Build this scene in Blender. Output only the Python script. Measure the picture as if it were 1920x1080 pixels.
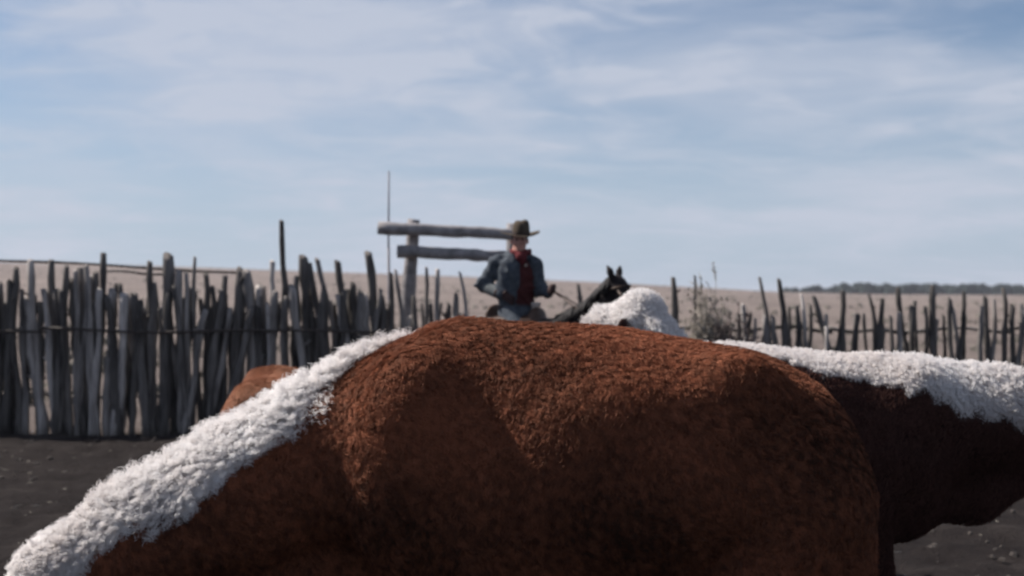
import bpy, math, random
import numpy as np
from mathutils import Vector, Matrix

# ------------------------------------------------------------------ reset
for o in list(bpy.data.objects):
    bpy.data.objects.remove(o)
SC = bpy.context.scene
COL = SC.collection
R = math.radians
RNG = np.random.default_rng(7)
random.seed(7)

# ------------------------------------------------------------------ camera, sky, sun, exposure
EYE = 1.62
F = 2400.0                      # focal length in pixels of a 1920 px wide frame
cam_data = bpy.data.cameras.new('camera')
cam = bpy.data.objects.new('camera', cam_data)
COL.objects.link(cam)
cam_data.sensor_width = 36.0
cam_data.lens = F / 1920.0 * 36.0
cam_data.clip_start = 0.05
cam_data.clip_end = 12000.0
cam.location = (0, 0, EYE)
cam.rotation_euler = (R(90) + math.atan(20.0 / F), 0, 0)
cam_data.dof.use_dof = True
cam_data.dof.focus_distance = 4.6
cam_data.dof.aperture_fstop = 2.6
SC.camera = cam

SUN_DIR = Vector((-0.68, 0.27, 0.68)).normalized()      # towards the sun
SUN_EL = math.asin(SUN_DIR.z)
SUN_AZ = math.atan2(SUN_DIR.x, SUN_DIR.y)               # clockwise from +Y

world = bpy.data.worlds.new("World")
SC.world = world
world.use_nodes = True
wn, wl = world.node_tree.nodes, world.node_tree.links
wn.clear()


def N(tree, kind, **kw):
    n = tree.nodes.new(kind)
    for k, v in kw.items():
        setattr(n, k, v)
    return n


def build_world():
    t = world.node_tree
    out = N(t, 'ShaderNodeOutputWorld')
    bg = N(t, 'ShaderNodeBackground')
    bg.inputs['Strength'].default_value = 0.060
    sky = N(t, 'ShaderNodeTexSky', sky_type='NISHITA', sun_disc=False)
    sky.sun_elevation = SUN_EL
    sky.sun_rotation = SUN_AZ
    sky.altitude = 1800.0
    sky.air_density = 1.0
    sky.dust_density = 0.6
    sky.ozone_density = 2.0
    geo = N(t, 'ShaderNodeTexCoord')
    sep = N(t, 'ShaderNodeSeparateXYZ')
    wl.new(geo.outputs['Generated'], sep.inputs[0])
    # project the view direction on a cloud sheet
    zc = N(t, 'ShaderNodeMath', operation='MAXIMUM')
    wl.new(sep.outputs['Z'], zc.inputs[0]); zc.inputs[1].default_value = 0.0
    za = N(t, 'ShaderNodeMath', operation='ADD')
    wl.new(zc.outputs[0], za.inputs[0]); za.inputs[1].default_value = 0.16
    dx = N(t, 'ShaderNodeMath', operation='DIVIDE'); wl.new(sep.outputs['X'], dx.inputs[0]); wl.new(za.outputs[0], dx.inputs[1])
    dy = N(t, 'ShaderNodeMath', operation='DIVIDE'); wl.new(sep.outputs['Y'], dy.inputs[0]); wl.new(za.outputs[0], dy.inputs[1])
    cmb = N(t, 'ShaderNodeCombineXYZ')
    wl.new(dx.outputs[0], cmb.inputs[0]); wl.new(dy.outputs[0], cmb.inputs[1])

    def layer(scale, rot, loc, detail, dist, lo, hi):
        mp = N(t, 'ShaderNodeMapping')
        mp.inputs['Scale'].default_value = scale
        mp.inputs['Rotation'].default_value = (0, 0, rot)
        mp.inputs['Location'].default_value = loc
        wl.new(cmb.outputs[0], mp.inputs['Vector'])
        nz = N(t, 'ShaderNodeTexNoise')
        nz.inputs['Scale'].default_value = 1.0
        nz.inputs['Detail'].default_value = detail
        nz.inputs['Roughness'].default_value = 0.55
        nz.inputs['Distortion'].default_value = dist
        wl.new(mp.outputs[0], nz.inputs['Vector'])
        mr = N(t, 'ShaderNodeMapRange', interpolation_type='SMOOTHSTEP')
        mr.inputs['From Min'].default_value = lo
        mr.inputs['From Max'].default_value = hi
        wl.new(nz.outputs['Fac'], mr.inputs['Value'])
        return mr
    a = layer((0.85, 1.15, 1), R(18), (9.9, 0.3, 0), 5.0, 0.5, 0.35, 0.76)
    b = layer((3.0, 4.0, 1), R(-12), (0.7, 14.9, 0), 6.0, 0.8, 0.40, 0.85)
    s = N(t, 'ShaderNodeMath', operation='MULTIPLY_ADD')
    wl.new(b.outputs[0], s.inputs[0]); s.inputs[1].default_value = 0.80
    wl.new(a.outputs[0], s.inputs[2])
    cl = N(t, 'ShaderNodeClamp'); wl.new(s.outputs[0], cl.inputs[0])
    k = N(t, 'ShaderNodeMath', operation='MULTIPLY'); wl.new(cl.outputs[0], k.inputs[0]); k.inputs[1].default_value = 0.86
    # pale blue veil thickening towards the horizon all the way round
    hz = N(t, 'ShaderNodeMapRange', interpolation_type='SMOOTHSTEP')
    hz.inputs['From Min'].default_value = 0.0; hz.inputs['From Max'].default_value = 0.25
    hz.inputs['To Min'].default_value = 0.90; hz.inputs['To Max'].default_value = 0.0
    wl.new(zc.outputs[0], hz.inputs['Value'])
    veil = N(t, 'ShaderNodeMix', data_type='RGBA')
    wl.new(hz.outputs[0], veil.inputs['Factor'])
    wl.new(sky.outputs[0], veil.inputs['A'])
    veil.inputs['B'].default_value = (4.8, 5.7, 7.05, 1)
    mix = N(t, 'ShaderNodeMix', data_type='RGBA')
    wl.new(k.outputs[0], mix.inputs['Factor'])
    wl.new(veil.outputs['Result'], mix.inputs['A'])
    mix.inputs['B'].default_value = (6.1, 6.55, 7.7, 1)
    wl.new(mix.outputs['Result'], bg.inputs['Color'])
    wl.new(bg.outputs[0], out.inputs[0])


build_world()

sun_data = bpy.data.lights.new('sun', 'SUN')
sun_data.energy = 5.0
sun_data.angle = R(0.6)
sun_data.color = (1.0, 0.93, 0.86)
sun = bpy.data.objects.new('sun', sun_data)
COL.objects.link(sun)
sun.rotation_euler = (-SUN_DIR).to_track_quat('-Z', 'Y').to_euler()
sun.location = (-30, 20, 40)

SC.view_settings.view_transform = 'Standard'
SC.view_settings.look = 'None'
SC.view_settings.gamma = 1.0
SC.view_settings.exposure = 0.60
SC.view_settings.use_curve_mapping = False
SC.render.engine = 'CYCLES'
SC.cycles.filter_width = 2.3
SC.cycles.max_bounces = 8
SC.cycles.transparent_max_bounces = 8
try:
    SC.cycles_curves.shape = 'RIBBONS'
    SC.cycles_curves.subdivisions = 2
except Exception:
    pass


# ------------------------------------------------------------------ helpers: objects
def at(px, py, Y):
    return ((px - 960.0) / F * Y, Y, EYE - (py - 560.0) / F * Y)


def tag(o, label=None, cat=None, group=None, kind=None):
    if label: o['label'] = label
    if cat: o['category'] = cat
    if group: o['group'] = group
    if kind: o['kind'] = kind
    return o


def empty(name, loc=(0, 0, 0), rz=0.0):
    o = bpy.data.objects.new(name, None)
    o.location = loc
    o.rotation_euler = (0, 0, rz)
    o.empty_display_size = 0.2
    COL.objects.link(o)
    return o


def mesh_obj(name, verts, faces, mat, parent=None, smooth=True):
    me = bpy.data.meshes.new(name)
    me.from_pydata([tuple(v) for v in verts], [], [tuple(f) for f in faces])
    me.update()
    if smooth:
        me.polygons.foreach_set('use_smooth', [True] * len(me.polygons))
    if mat:
        me.materials.append(mat)
    o = bpy.data.objects.new(name, me)
    COL.objects.link(o)
    if parent: o.parent = parent
    return o


class MB:
    """collects tubes, boxes and blobs into one mesh"""
    def __init__(self):
        self.v, self.f = [], []

    def tube(self, pts, radii, n=8, cap=True, jitter=0.0, rng=None, top_slant=0.0):
        pts = [Vector(p) for p in pts]
        base = len(self.v)
        m = len(pts)
        for i, p in enumerate(pts):
            d = (pts[min(i + 1, m - 1)] - pts[max(i - 1, 0)]).normalized()
            ref = Vector((0, 1, 0)) if abs(d.y) < 0.9 else Vector((1, 0, 0))
            u = d.cross(ref).normalized()
            w = d.cross(u)
            for k in range(n):
                a = 2 * math.pi * k / n
                r = radii[i] * (1 + (rng.uniform(-jitter, jitter) if rng is not None else 0))
                q = p + u * (math.cos(a) * r) + w * (math.sin(a) * r)
                if i == m - 1 and top_slant:
                    q = q + d * (math.cos(a + 1.0) * r * top_slant)
                self.v.append(q)
        for i in range(m - 1):
            for k in range(n):
                a0 = base + i * n + k
                a1 = base + i * n + (k + 1) % n
                self.f.append((a0, a1, a1 + n, a0 + n))
        if cap:
            self.f.append(tuple(base + k for k in range(n))[::-1])
            self.f.append(tuple(base + (m - 1) * n + k for k in range(n)))
        return self

    def build(self, name, mat, parent=None, smooth=True):
        return mesh_obj(name, self.v, self.f, mat, parent, smooth)


# ------------------------------------------------------------------ helpers: materials
def new_mat(name):
    m = bpy.data.materials.new(name)
    m.use_nodes = True
    t = m.node_tree
    b = t.nodes['Principled BSDF']
    return m, t, b


def ramp(t, fac, stops):
    r = N(t, 'ShaderNodeValToRGB')
    els = r.color_ramp.elements
    while len(els) < len(stops):
        els.new(0.5)
    for e, (p, c) in zip(els, stops):
        e.position = p
        e.color = (*c, 1)
    t.links.new(fac, r.inputs[0])
    return r


def noise(t, scale, detail=4, rough=0.6, stretch=None, coord='Object', dist=0.0):
    tc = N(t, 'ShaderNodeTexCoord')
    src = tc.outputs[coord]
    if stretch:
        mp = N(t, 'ShaderNodeMapping')
        mp.inputs['Scale'].default_value = stretch
        t.links.new(src, mp.inputs[0])
        src = mp.outputs[0]
    nz = N(t, 'ShaderNodeTexNoise')
    nz.inputs['Scale'].default_value = scale
    nz.inputs['Detail'].default_value = detail
    nz.inputs['Roughness'].default_value = rough
    nz.inputs['Distortion'].default_value = dist
    t.links.new(src, nz.inputs['Vector'])
    return nz


def bump(t, b, fac, strength=0.4, dist=0.02):
    bp = N(t, 'ShaderNodeBump')
    bp.inputs['Strength'].default_value = strength
    bp.inputs['Distance'].default_value = dist
    t.links.new(fac, bp.inputs['Height'])
    t.links.new(bp.outputs[0], b.inputs['Normal'])


def simple_mat(name, c0, c1, scale=8.0, rough=0.8, stretch=None, bmp=0.3, bdist=0.01, spec=0.3, per_object=0.0):
    m, t, b = new_mat(name)
    nz = noise(t, scale, 5, 0.65, stretch)
    r = ramp(t, nz.outputs['Fac'], [(0.32, c0), (0.68, c1)])
    col = r.outputs[0]
    if per_object:
        oi = N(t, 'ShaderNodeObjectInfo')
        mr = N(t, 'ShaderNodeMapRange')
        mr.inputs['To Min'].default_value = 1 - per_object
        mr.inputs['To Max'].default_value = 1 + 2.4 * per_object
        pw = N(t, 'ShaderNodeMath', operation='POWER'); pw.inputs[1].default_value = 2.6
        t.links.new(oi.outputs['Random'], pw.inputs[0])
        t.links.new(pw.outputs[0], mr.inputs['Value'])
        hs = N(t, 'ShaderNodeHueSaturation')
        t.links.new(mr.outputs[0], hs.inputs['Value'])
        t.links.new(col, hs.inputs['Color'])
        col = hs.outputs[0]
    t.links.new(col, b.inputs['Base Color'])
    b.inputs['Roughness'].default_value = rough
    b.inputs['Specular IOR Level'].default_value = spec
    if bmp:
        bump(t, b, nz.outputs['Fac'], bmp, bdist)
    return m


M = {}
M['stake'] = simple_mat('weathered_juniper', (0.044, 0.040, 0.040), (0.30, 0.275, 0.26), 13.0, 0.9, (1, 1, 0.10), 1.0, 0.03, 0.1, 0.5)
M['log'] = simple_mat('grey_peeled_log', (0.15, 0.14, 0.145), (0.34, 0.32, 0.32), 7.0, 0.85, None, 0.7, 0.015, 0.15, 0.1)
M['wire'] = simple_mat('rusty_wire', (0.03, 0.026, 0.025), (0.08, 0.06, 0.05), 30, 0.7)
M['pipe'] = simple_mat('thin_grey_pipe', (0.14, 0.13, 0.15), (0.22, 0.21, 0.23), 6, 0.6)
M['felt'] = simple_mat('hat_felt', (0.048, 0.038, 0.029), (0.095, 0.075, 0.058), 14, 0.95, None, 0.15, 0.003, 0.1)
M['hatband'] = simple_mat('hat_band', (0.02, 0.012, 0.012), (0.04, 0.02, 0.018), 20, 0.7)
M['denim'] = simple_mat('blue_denim', (0.036, 0.044, 0.056), (0.090, 0.102, 0.118), 22, 0.95, None, 0.5, 0.006, 0.1)
M['lit_denim'] = simple_mat('sunlit_denim', (0.12, 0.13, 0.135), (0.20, 0.215, 0.21), 22, 0.95, None, 0.5, 0.006, 0.1)  # lighter copy of the jacket denim, paints the sunlit sleeve
M['shirt'] = simple_mat('red_shirt', (0.045, 0.013, 0.014), (0.085, 0.024, 0.023), 24, 0.9, None, 0.4, 0.004, 0.1)
M['bandana'] = simple_mat('red_bandana', (0.085, 0.018, 0.022), (0.145, 0.032, 0.036), 30, 0.9, None, 0.4, 0.003, 0.1)
M['skin'] = simple_mat('weathered_skin', (0.44, 0.23, 0.18), (0.56, 0.31, 0.25), 30, 0.6, None, 0.2, 0.002, 0.3)
M['glove'] = simple_mat('dark_leather_glove', (0.022, 0.012, 0.012), (0.06, 0.03, 0.028), 24, 0.7, None, 0.4, 0.003, 0.2)
M['leather'] = simple_mat('saddle_leather', (0.035, 0.018, 0.012), (0.085, 0.045, 0.028), 18, 0.55, None, 0.3, 0.003, 0.4)
M['rope'] = simple_mat('pale_rope', (0.34, 0.28, 0.24), (0.52, 0.46, 0.42), 60, 0.9, None, 0.6, 0.004, 0.1)
M['boot'] = simple_mat('brown_boot', (0.03, 0.02, 0.015), (0.07, 0.045, 0.03), 16, 0.6)
M['hair'] = simple_mat('dark_hair', (0.012, 0.009, 0.008), (0.03, 0.022, 0.018), 60, 0.7)
M['horse'] = simple_mat('dark_horse_coat', (0.010, 0.008, 0.010), (0.024, 0.018, 0.019), 16, 0.75, None, 0.25, 0.006, 0.15)
M['mane'] = simple_mat('black_mane', (0.006, 0.005, 0.006), (0.016, 0.013, 0.014), 40, 0.7, None, 0.3, 0.004, 0.3)
M['hoof'] = simple_mat('hoof', (0.03, 0.025, 0.02), (0.08, 0.065, 0.05), 30, 0.6)
M['muzzle'] = simple_mat('pink_muzzle', (0.26, 0.15, 0.12), (0.38, 0.24, 0.20), 30, 0.5)
M['twig'] = simple_mat('dry_brush', (0.16, 0.14, 0.12), (0.34, 0.31, 0.27), 12, 0.95, None, 0, 0, 0.05)
M['dark_twig'] = simple_mat('dark_dry_brush', (0.06, 0.045, 0.045), (0.15, 0.12, 0.11), 12, 0.95, None, 0, 0, 0.05)
M['sage'] = simple_mat('sage', (0.11, 0.105, 0.085), (0.21, 0.195, 0.165), 0.6, 0.95, None, 0, 0, 0.05)
M['juniper'] = simple_mat('far_juniper', (0.010, 0.016, 0.016), (0.026, 0.036, 0.032), 0.35, 0.95, None, 0, 0, 0.05)
M['clod'] = simple_mat('dirt_clod', (0.028, 0.023, 0.022), (0.08, 0.068, 0.060), 3, 0.95)
_em, _et, _eb = new_mat('dark_eye')
_eb.inputs['Base Color'].default_value = (0.012, 0.008, 0.006, 1); _eb.inputs['Roughness'].default_value = 0.15
M['eye'] = _em


def coat_mats(name, brown0, brown1, white=(0.92, 0.88, 0.86), gloss=0.13):
    """skin under the coat, brown strands, white strands"""
    m, t, b = new_mat(name + '_skin')
    nz = noise(t, 14, 5, 0.6)
    r = ramp(t, nz.outputs['Fac'], [(0.3, tuple(0.6 * c for c in brown0)), (0.7, tuple(0.8 * c for c in brown1))])
    at_ = N(t, 'ShaderNodeAttribute'); at_.attribute_name = 'white'
    mx = N(t, 'ShaderNodeMix', data_type='RGBA')
    t.links.new(at_.outputs['Fac'], mx.inputs['Factor'])
    t.links.new(r.outputs[0], mx.inputs['A'])
    mx.inputs['B'].default_value = (*[0.85 * c for c in white], 1)
    t.links.new(mx.outputs['Result'], b.inputs['Base Color'])
    b.inputs['Roughness'].default_value = 0.95
    b.inputs['Specular IOR Level'].default_value = 0.05
    bump(t, b, nz.outputs['Fac'], 0.6, 0.02)

    def strand(nm, c0, c1, trans, gloss):
        m2 = bpy.data.materials.new(nm); m2.use_nodes = True
        t2 = m2.node_tree; t2.nodes.clear()
        out = N(t2, 'ShaderNodeOutputMaterial')
        at2 = N(t2, 'ShaderNodeAttribute'); at2.attribute_name = 'tint'
        rp = ramp(t2, at2.outputs['Fac'], [(0.0, c0), (1.0, c1)])
        d = N(t2, 'ShaderNodeBsdfDiffuse'); tr = N(t2, 'ShaderNodeBsdfTranslucent')
        g = N(t2, 'ShaderNodeBsdfAnisotropic'); g.inputs['Roughness'].default_value = 0.50
        mx1 = N(t2, 'ShaderNodeMixShader'); mx1.inputs[0].default_value = trans
        mx2 = N(t2, 'ShaderNodeMixShader'); mx2.inputs[0].default_value = gloss
        t2.links.new(rp.outputs[0], d.inputs['Color']); t2.links.new(rp.outputs[0], tr.inputs['Color'])
        g.inputs['Color'].default_value = (0.72, 0.43, 0.33, 1)
        t2.links.new(d.outputs[0], mx1.inputs[1]); t2.links.new(tr.outputs[0], mx1.inputs[2])
        t2.links.new(mx1.outputs[0], mx2.inputs[1]); t2.links.new(g.outputs[0], mx2.inputs[2])
        t2.links.new(mx2.outputs[0], out.inputs[0])
        return m2
    return m, strand(name + '_brown_hair', brown0, brown1, 0.06, gloss), strand(name + '_white_hair', tuple(0.82 * c for c in white), tuple(min(.9, 1.08 * c) for c in white), 0.55, 0.04)


# ------------------------------------------------------------------ helpers: smooth solid modelling
class Vol:
    def __init__(self, lo, hi, h):
        self.h = h
        self.lo = np.array(lo, np.float32)
        n = np.ceil((np.array(hi) - np.array(lo)) / h).astype(int) + 1
        self.n = n
        self.ax = [self.lo[i] + np.arange(n[i], dtype=np.float32) * h for i in range(3)]
        self.f = np.full(tuple(n), 10.0, np.float32)

    def _slice(self, lo, hi):
        sl = []
        for i in range(3):
            a = int(np.clip(math.floor((lo[i] - self.lo[i]) / self.h), 0, self.n[i] - 1))
            b = int(np.clip(math.ceil((hi[i] - self.lo[i]) / self.h) + 1, a + 1, self.n[i]))
            sl.append(slice(a, b))
        X = self.ax[0][sl[0]][:, None, None]
        Y = self.ax[1][sl[1]][None, :, None]
        Z = self.ax[2][sl[2]][None, None, :]
        return tuple(sl), X, Y, Z

    def apply(self, lo, hi, fn, k=0.03, cut=False):
        pad = k + 3 * self.h
        sl, X, Y, Z = self._slice(np.array(lo) - pad, np.array(hi) + pad)
        d = fn(X, Y, Z)
        a = self.f[sl]
        if cut:
            self.f[sl] = np.maximum(a, -d)
            return
        if k > 0:
            hh = np.maximum(k - np.abs(a - d), 0) / k
            self.f[sl] = np.minimum(a, d) - hh * hh * k * 0.25
        else:
            self.f[sl] = np.minimum(a, d)

    def cap(self, a, b, ra, rb, k=0.03, ys=1.0, cut=False):
        """tapered capsule; ys < 1 flattens it sideways (y)"""
        a = np.array(a, float); b = np.array(b, float)
        rm = max(ra, rb)
        lo, hi = np.minimum(a, b) - rm, np.maximum(a, b) + rm
        ba = b - a
        L = float(ba @ ba) + 1e-9

        def fn(X, Y, Z):
            t = np.clip(((X - a[0]) * ba[0] + (Y - a[1]) * ba[1] + (Z - a[2]) * ba[2]) / L, 0, 1)
            dx = X - a[0] - t * ba[0]; dy = (Y - a[1] - t * ba[1]) / ys; dz = Z - a[2] - t * ba[2]
            return (np.sqrt(dx * dx + dy * dy + dz * dz) - (ra + (rb - ra) * t)) * (0.5 + 0.5 * min(ys, 1.0))
        self.apply(lo, hi, fn, k, cut)

    def chain(self, pts, rads, k=0.03, ys=1.0):
        for i in range(len(pts) - 1):
            self.cap(pts[i], pts[i + 1], rads[i], rads[i + 1], k, ys)

    def ell(self, c, r, k=0.03, rot=None, cut=False):
        c = np.array(c, float); r = np.array(r, float)
        rm = r.max()
        Rm = np.array(rot.to_matrix().transposed()) if rot is not None else np.eye(3)

        def fn(X, Y, Z):
            x, y, z = X - c[0], Y - c[1], Z - c[2]
            u = (Rm[0, 0] * x + Rm[0, 1] * y + Rm[0, 2] * z) / r[0]
            v = (Rm[1, 0] * x + Rm[1, 1] * y + Rm[1, 2] * z) / r[1]
            w = (Rm[2, 0] * x + Rm[2, 1] * y + Rm[2, 2] * z) / r[2]
            k0 = np.sqrt(u * u + v * v + w * w)
            k1 = np.sqrt((u / r[0]) ** 2 + (v / r[1]) ** 2 + (w / r[2]) ** 2) + 1e-6
            return k0 * (k0 - 1.0) / k1
        self.apply(c - rm, c + rm, fn, k, cut)

    def loft_x(self, xs, top, bot, wid, k=0.04, p=2.2):
        xs = np.array(xs, float)
        fx = np.linspace(xs[0], xs[-1], 240)

        def sm(v):
            v = np.interp(fx, xs, v)
            e = np.pad(v, 8, mode='reflect', reflect_type='odd')
            return np.convolve(e, np.ones(17) / 17, 'valid')
        T, B, W = sm(top), sm(bot), np.maximum(sm(wid), 0.01)

        def fn(X, Y, Z):
            x = X[:, 0, 0]
            t = np.interp(x, fx, T)[:, None, None]; b = np.interp(x, fx, B)[:, None, None]; w = np.interp(x, fx, W)[:, None, None]
            c = 0.5 * (t + b); h = np.maximum(0.5 * (t - b), 0.01)
            r = ((np.abs(Y) / w) ** p + (np.abs(Z - c) / h) ** p) ** (1 / p)
            d = (r - 1) * np.minimum(w, h) * 0.9
            ex = np.maximum(np.maximum(fx[0] - x, x - fx[-1]), 0)[:, None, None]
            return np.maximum(d, 0) * (ex > 0) + np.where(ex > 0, ex, d)
        self.apply((xs[0], -max(wid), min(bot)), (xs[-1], max(wid), max(top)), fn, k)

    def loft_z(self, zs, cx, cy, wx, wy, k=0.03, p=2.3, grow=0.0):
        zs = np.array(zs, float)

        def fn(X, Y, Z):
            z = Z[0, 0, :]
            g = lambda v: np.interp(z, zs, v)[None, None, :]
            a, b = g(wx) + grow, g(wy) + grow
            r = ((np.abs(X - g(cx)) / a) ** p + (np.abs(Y - g(cy)) / b) ** p) ** (1 / p)
            d = (r - 1) * np.minimum(a, b)
            ez = np.maximum(np.maximum(zs[0] - z, z - zs[-1]), 0)[None, None, :]
            return np.where(ez > 0, np.maximum(d, 0) + ez, d)
        m = max(max(wx), max(wy)) + 0.2
        self.apply((-m, -m, zs[0]), (m, m, zs[-1]), fn, k)

    def wrinkle(self, amp, seed):
        """cloth folds: a sum of slanted waves added to the field"""
        r = np.random.default_rng(seed)
        X, Y, Z = self.ax[0][:, None, None], self.ax[1][None, :, None], self.ax[2][None, None, :]
        for i in range(6):
            k = r.normal(0, 1, 3); k /= np.linalg.norm(k)
            k *= r.uniform(28, 75)
            q = r.normal(0, 9, 3)
            w = np.sin(k[0] * X + k[1] * Y + k[2] * Z + 1.6 * np.sin(q[0] * X + q[1] * Y + q[2] * Z) + r.uniform(0, 6))
            m = 0.5 + 0.5 * np.sin(q[1] * X + q[2] * Y + q[0] * Z + r.uniform(0, 6))
            self.f += (amp * 0.55 * w * m).astype(np.float32)

    def mesh(self, smooth=2):
        f = self.f
        f[0] = f[-1] = 1; f[:, 0] = f[:, -1] = 1; f[:, :, 0] = f[:, :, -1] = 1
        nx, ny, nz = f.shape
        s = f < 0
        cnt = np.zeros((nx - 1, ny - 1, nz - 1), np.int8)
        for i in (0, 1):
            for j in (0, 1):
                for k in (0, 1):
                    cnt += s[i:nx - 1 + i, j:ny - 1 + j, k:nz - 1 + k]
        act = np.argwhere((cnt > 0) & (cnt < 8))
        idx = -np.ones(cnt.shape, np.int64)
        idx[act[:, 0], act[:, 1], act[:, 2]] = np.arange(len(act))
        acc = np.zeros((len(act), 3)); num = np.zeros(len(act))
        corners = [(i, j, k) for i in (0, 1) for j in (0, 1) for k in (0, 1)]
        val = {c: f[act[:, 0] + c[0], act[:, 1] + c[1], act[:, 2] + c[2]].astype(float) for c in corners}
        for a in corners:
            for ax in range(3):
                if a[ax] == 0:
                    b = list(a); b[ax] = 1; b = tuple(b)
                    va, vb = val[a], val[b]
                    cr = (va < 0) != (vb < 0)
                    t = np.where(cr, va / np.where(cr, va - vb, 1), 0)
                    p = np.array(a, float)[None, :].repeat(len(act), 0)
                    p[:, ax] += t
                    acc += p * cr[:, None]; num += cr
        V = (act + acc / num[:, None]) * self.h + self.lo
        quads = []
        for ax in range(3):
            sl0 = [slice(None)] * 3; sl1 = [slice(None)] * 3
            sl0[ax] = slice(0, -1); sl1[ax] = slice(1, None)
            a, b = s[tuple(sl0)], s[tuple(sl1)]
            e = np.argwhere(a != b)
            o1, o2 = [(1, 2), (2, 0), (0, 1)][ax]
            ok = (e[:, o1] > 0) & (e[:, o2] > 0) & (e[:, o1] < f.shape[o1] - 1) & (e[:, o2] < f.shape[o2] - 1)
            e = e[ok]
            ins = a[e[:, 0], e[:, 1], e[:, 2]]
            def cell(d1, d2):
                c = e.copy(); c[:, o1] -= d1; c[:, o2] -= d2
                return idx[c[:, 0], c[:, 1], c[:, 2]]
            q = np.stack([cell(1, 1), cell(0, 1), cell(0, 0), cell(1, 0)], 1)
            q[~ins] = q[~ins][:, ::-1]
            quads.append(q)
        Q = np.concatenate(quads)
        ed = np.concatenate([Q[:, [0, 1]], Q[:, [1, 2]], Q[:, [2, 3]], Q[:, [3, 0]]])
        for _ in range(smooth):
            a = np.zeros_like(V); n = np.zeros(len(V))
            for c in range(3):
                a[:, c] = np.bincount(ed[:, 0], V[ed[:, 1], c], len(V)) + np.bincount(ed[:, 1], V[ed[:, 0], c], len(V))
            n = np.bincount(ed[:, 0], minlength=len(V)) + np.bincount(ed[:, 1], minlength=len(V))
            V = 0.5 * V + 0.5 * a / np.maximum(n, 1)[:, None]
        return V, Q


def mesh_from_arrays(name, V, Q, mat, parent=None):
    me = bpy.data.meshes.new(name)
    me.vertices.add(len(V)); me.loops.add(Q.size); me.polygons.add(len(Q))
    me.vertices.foreach_set('co', V.astype(np.float32).ravel())
    me.loops.foreach_set('vertex_index', Q.astype(np.int32).ravel())
    me.polygons.foreach_set('loop_start', np.arange(0, Q.size, 4, dtype=np.int32))
    me.polygons.foreach_set('use_smooth', np.ones(len(Q), bool))
    me.update(calc_edges=True)
    me.validate()
    me.materials.append(mat)
    o = bpy.data.objects.new(name, me)
    COL.objects.link(o)
    if parent: o.parent = parent
    return o


def vert_normals(V, Q):
    n = np.cross(V[Q[:, 2]] - V[Q[:, 0]], V[Q[:, 3]] - V[Q[:, 1]])
    o = np.zeros_like(V)
    for c in range(3):
        for k in range(4):
            o[:, c] += np.bincount(Q[:, k], n[:, c], len(V))
    return o / (np.linalg.norm(o, axis=1, keepdims=True) + 1e-9)


def wobble(P, s, seed):
    """cheap smooth 3-vector noise"""
    r = np.random.default_rng(seed)
    out = np.zeros_like(P)
    for o in range(3):
        for c in range(3):
            k = r.normal(0, 1, 3) * s * (1.7 ** o)
            out[:, c] += np.sin(P @ k + r.uniform(0, 6.28)) / (1.5 ** o)
    return out / 2.0


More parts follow.
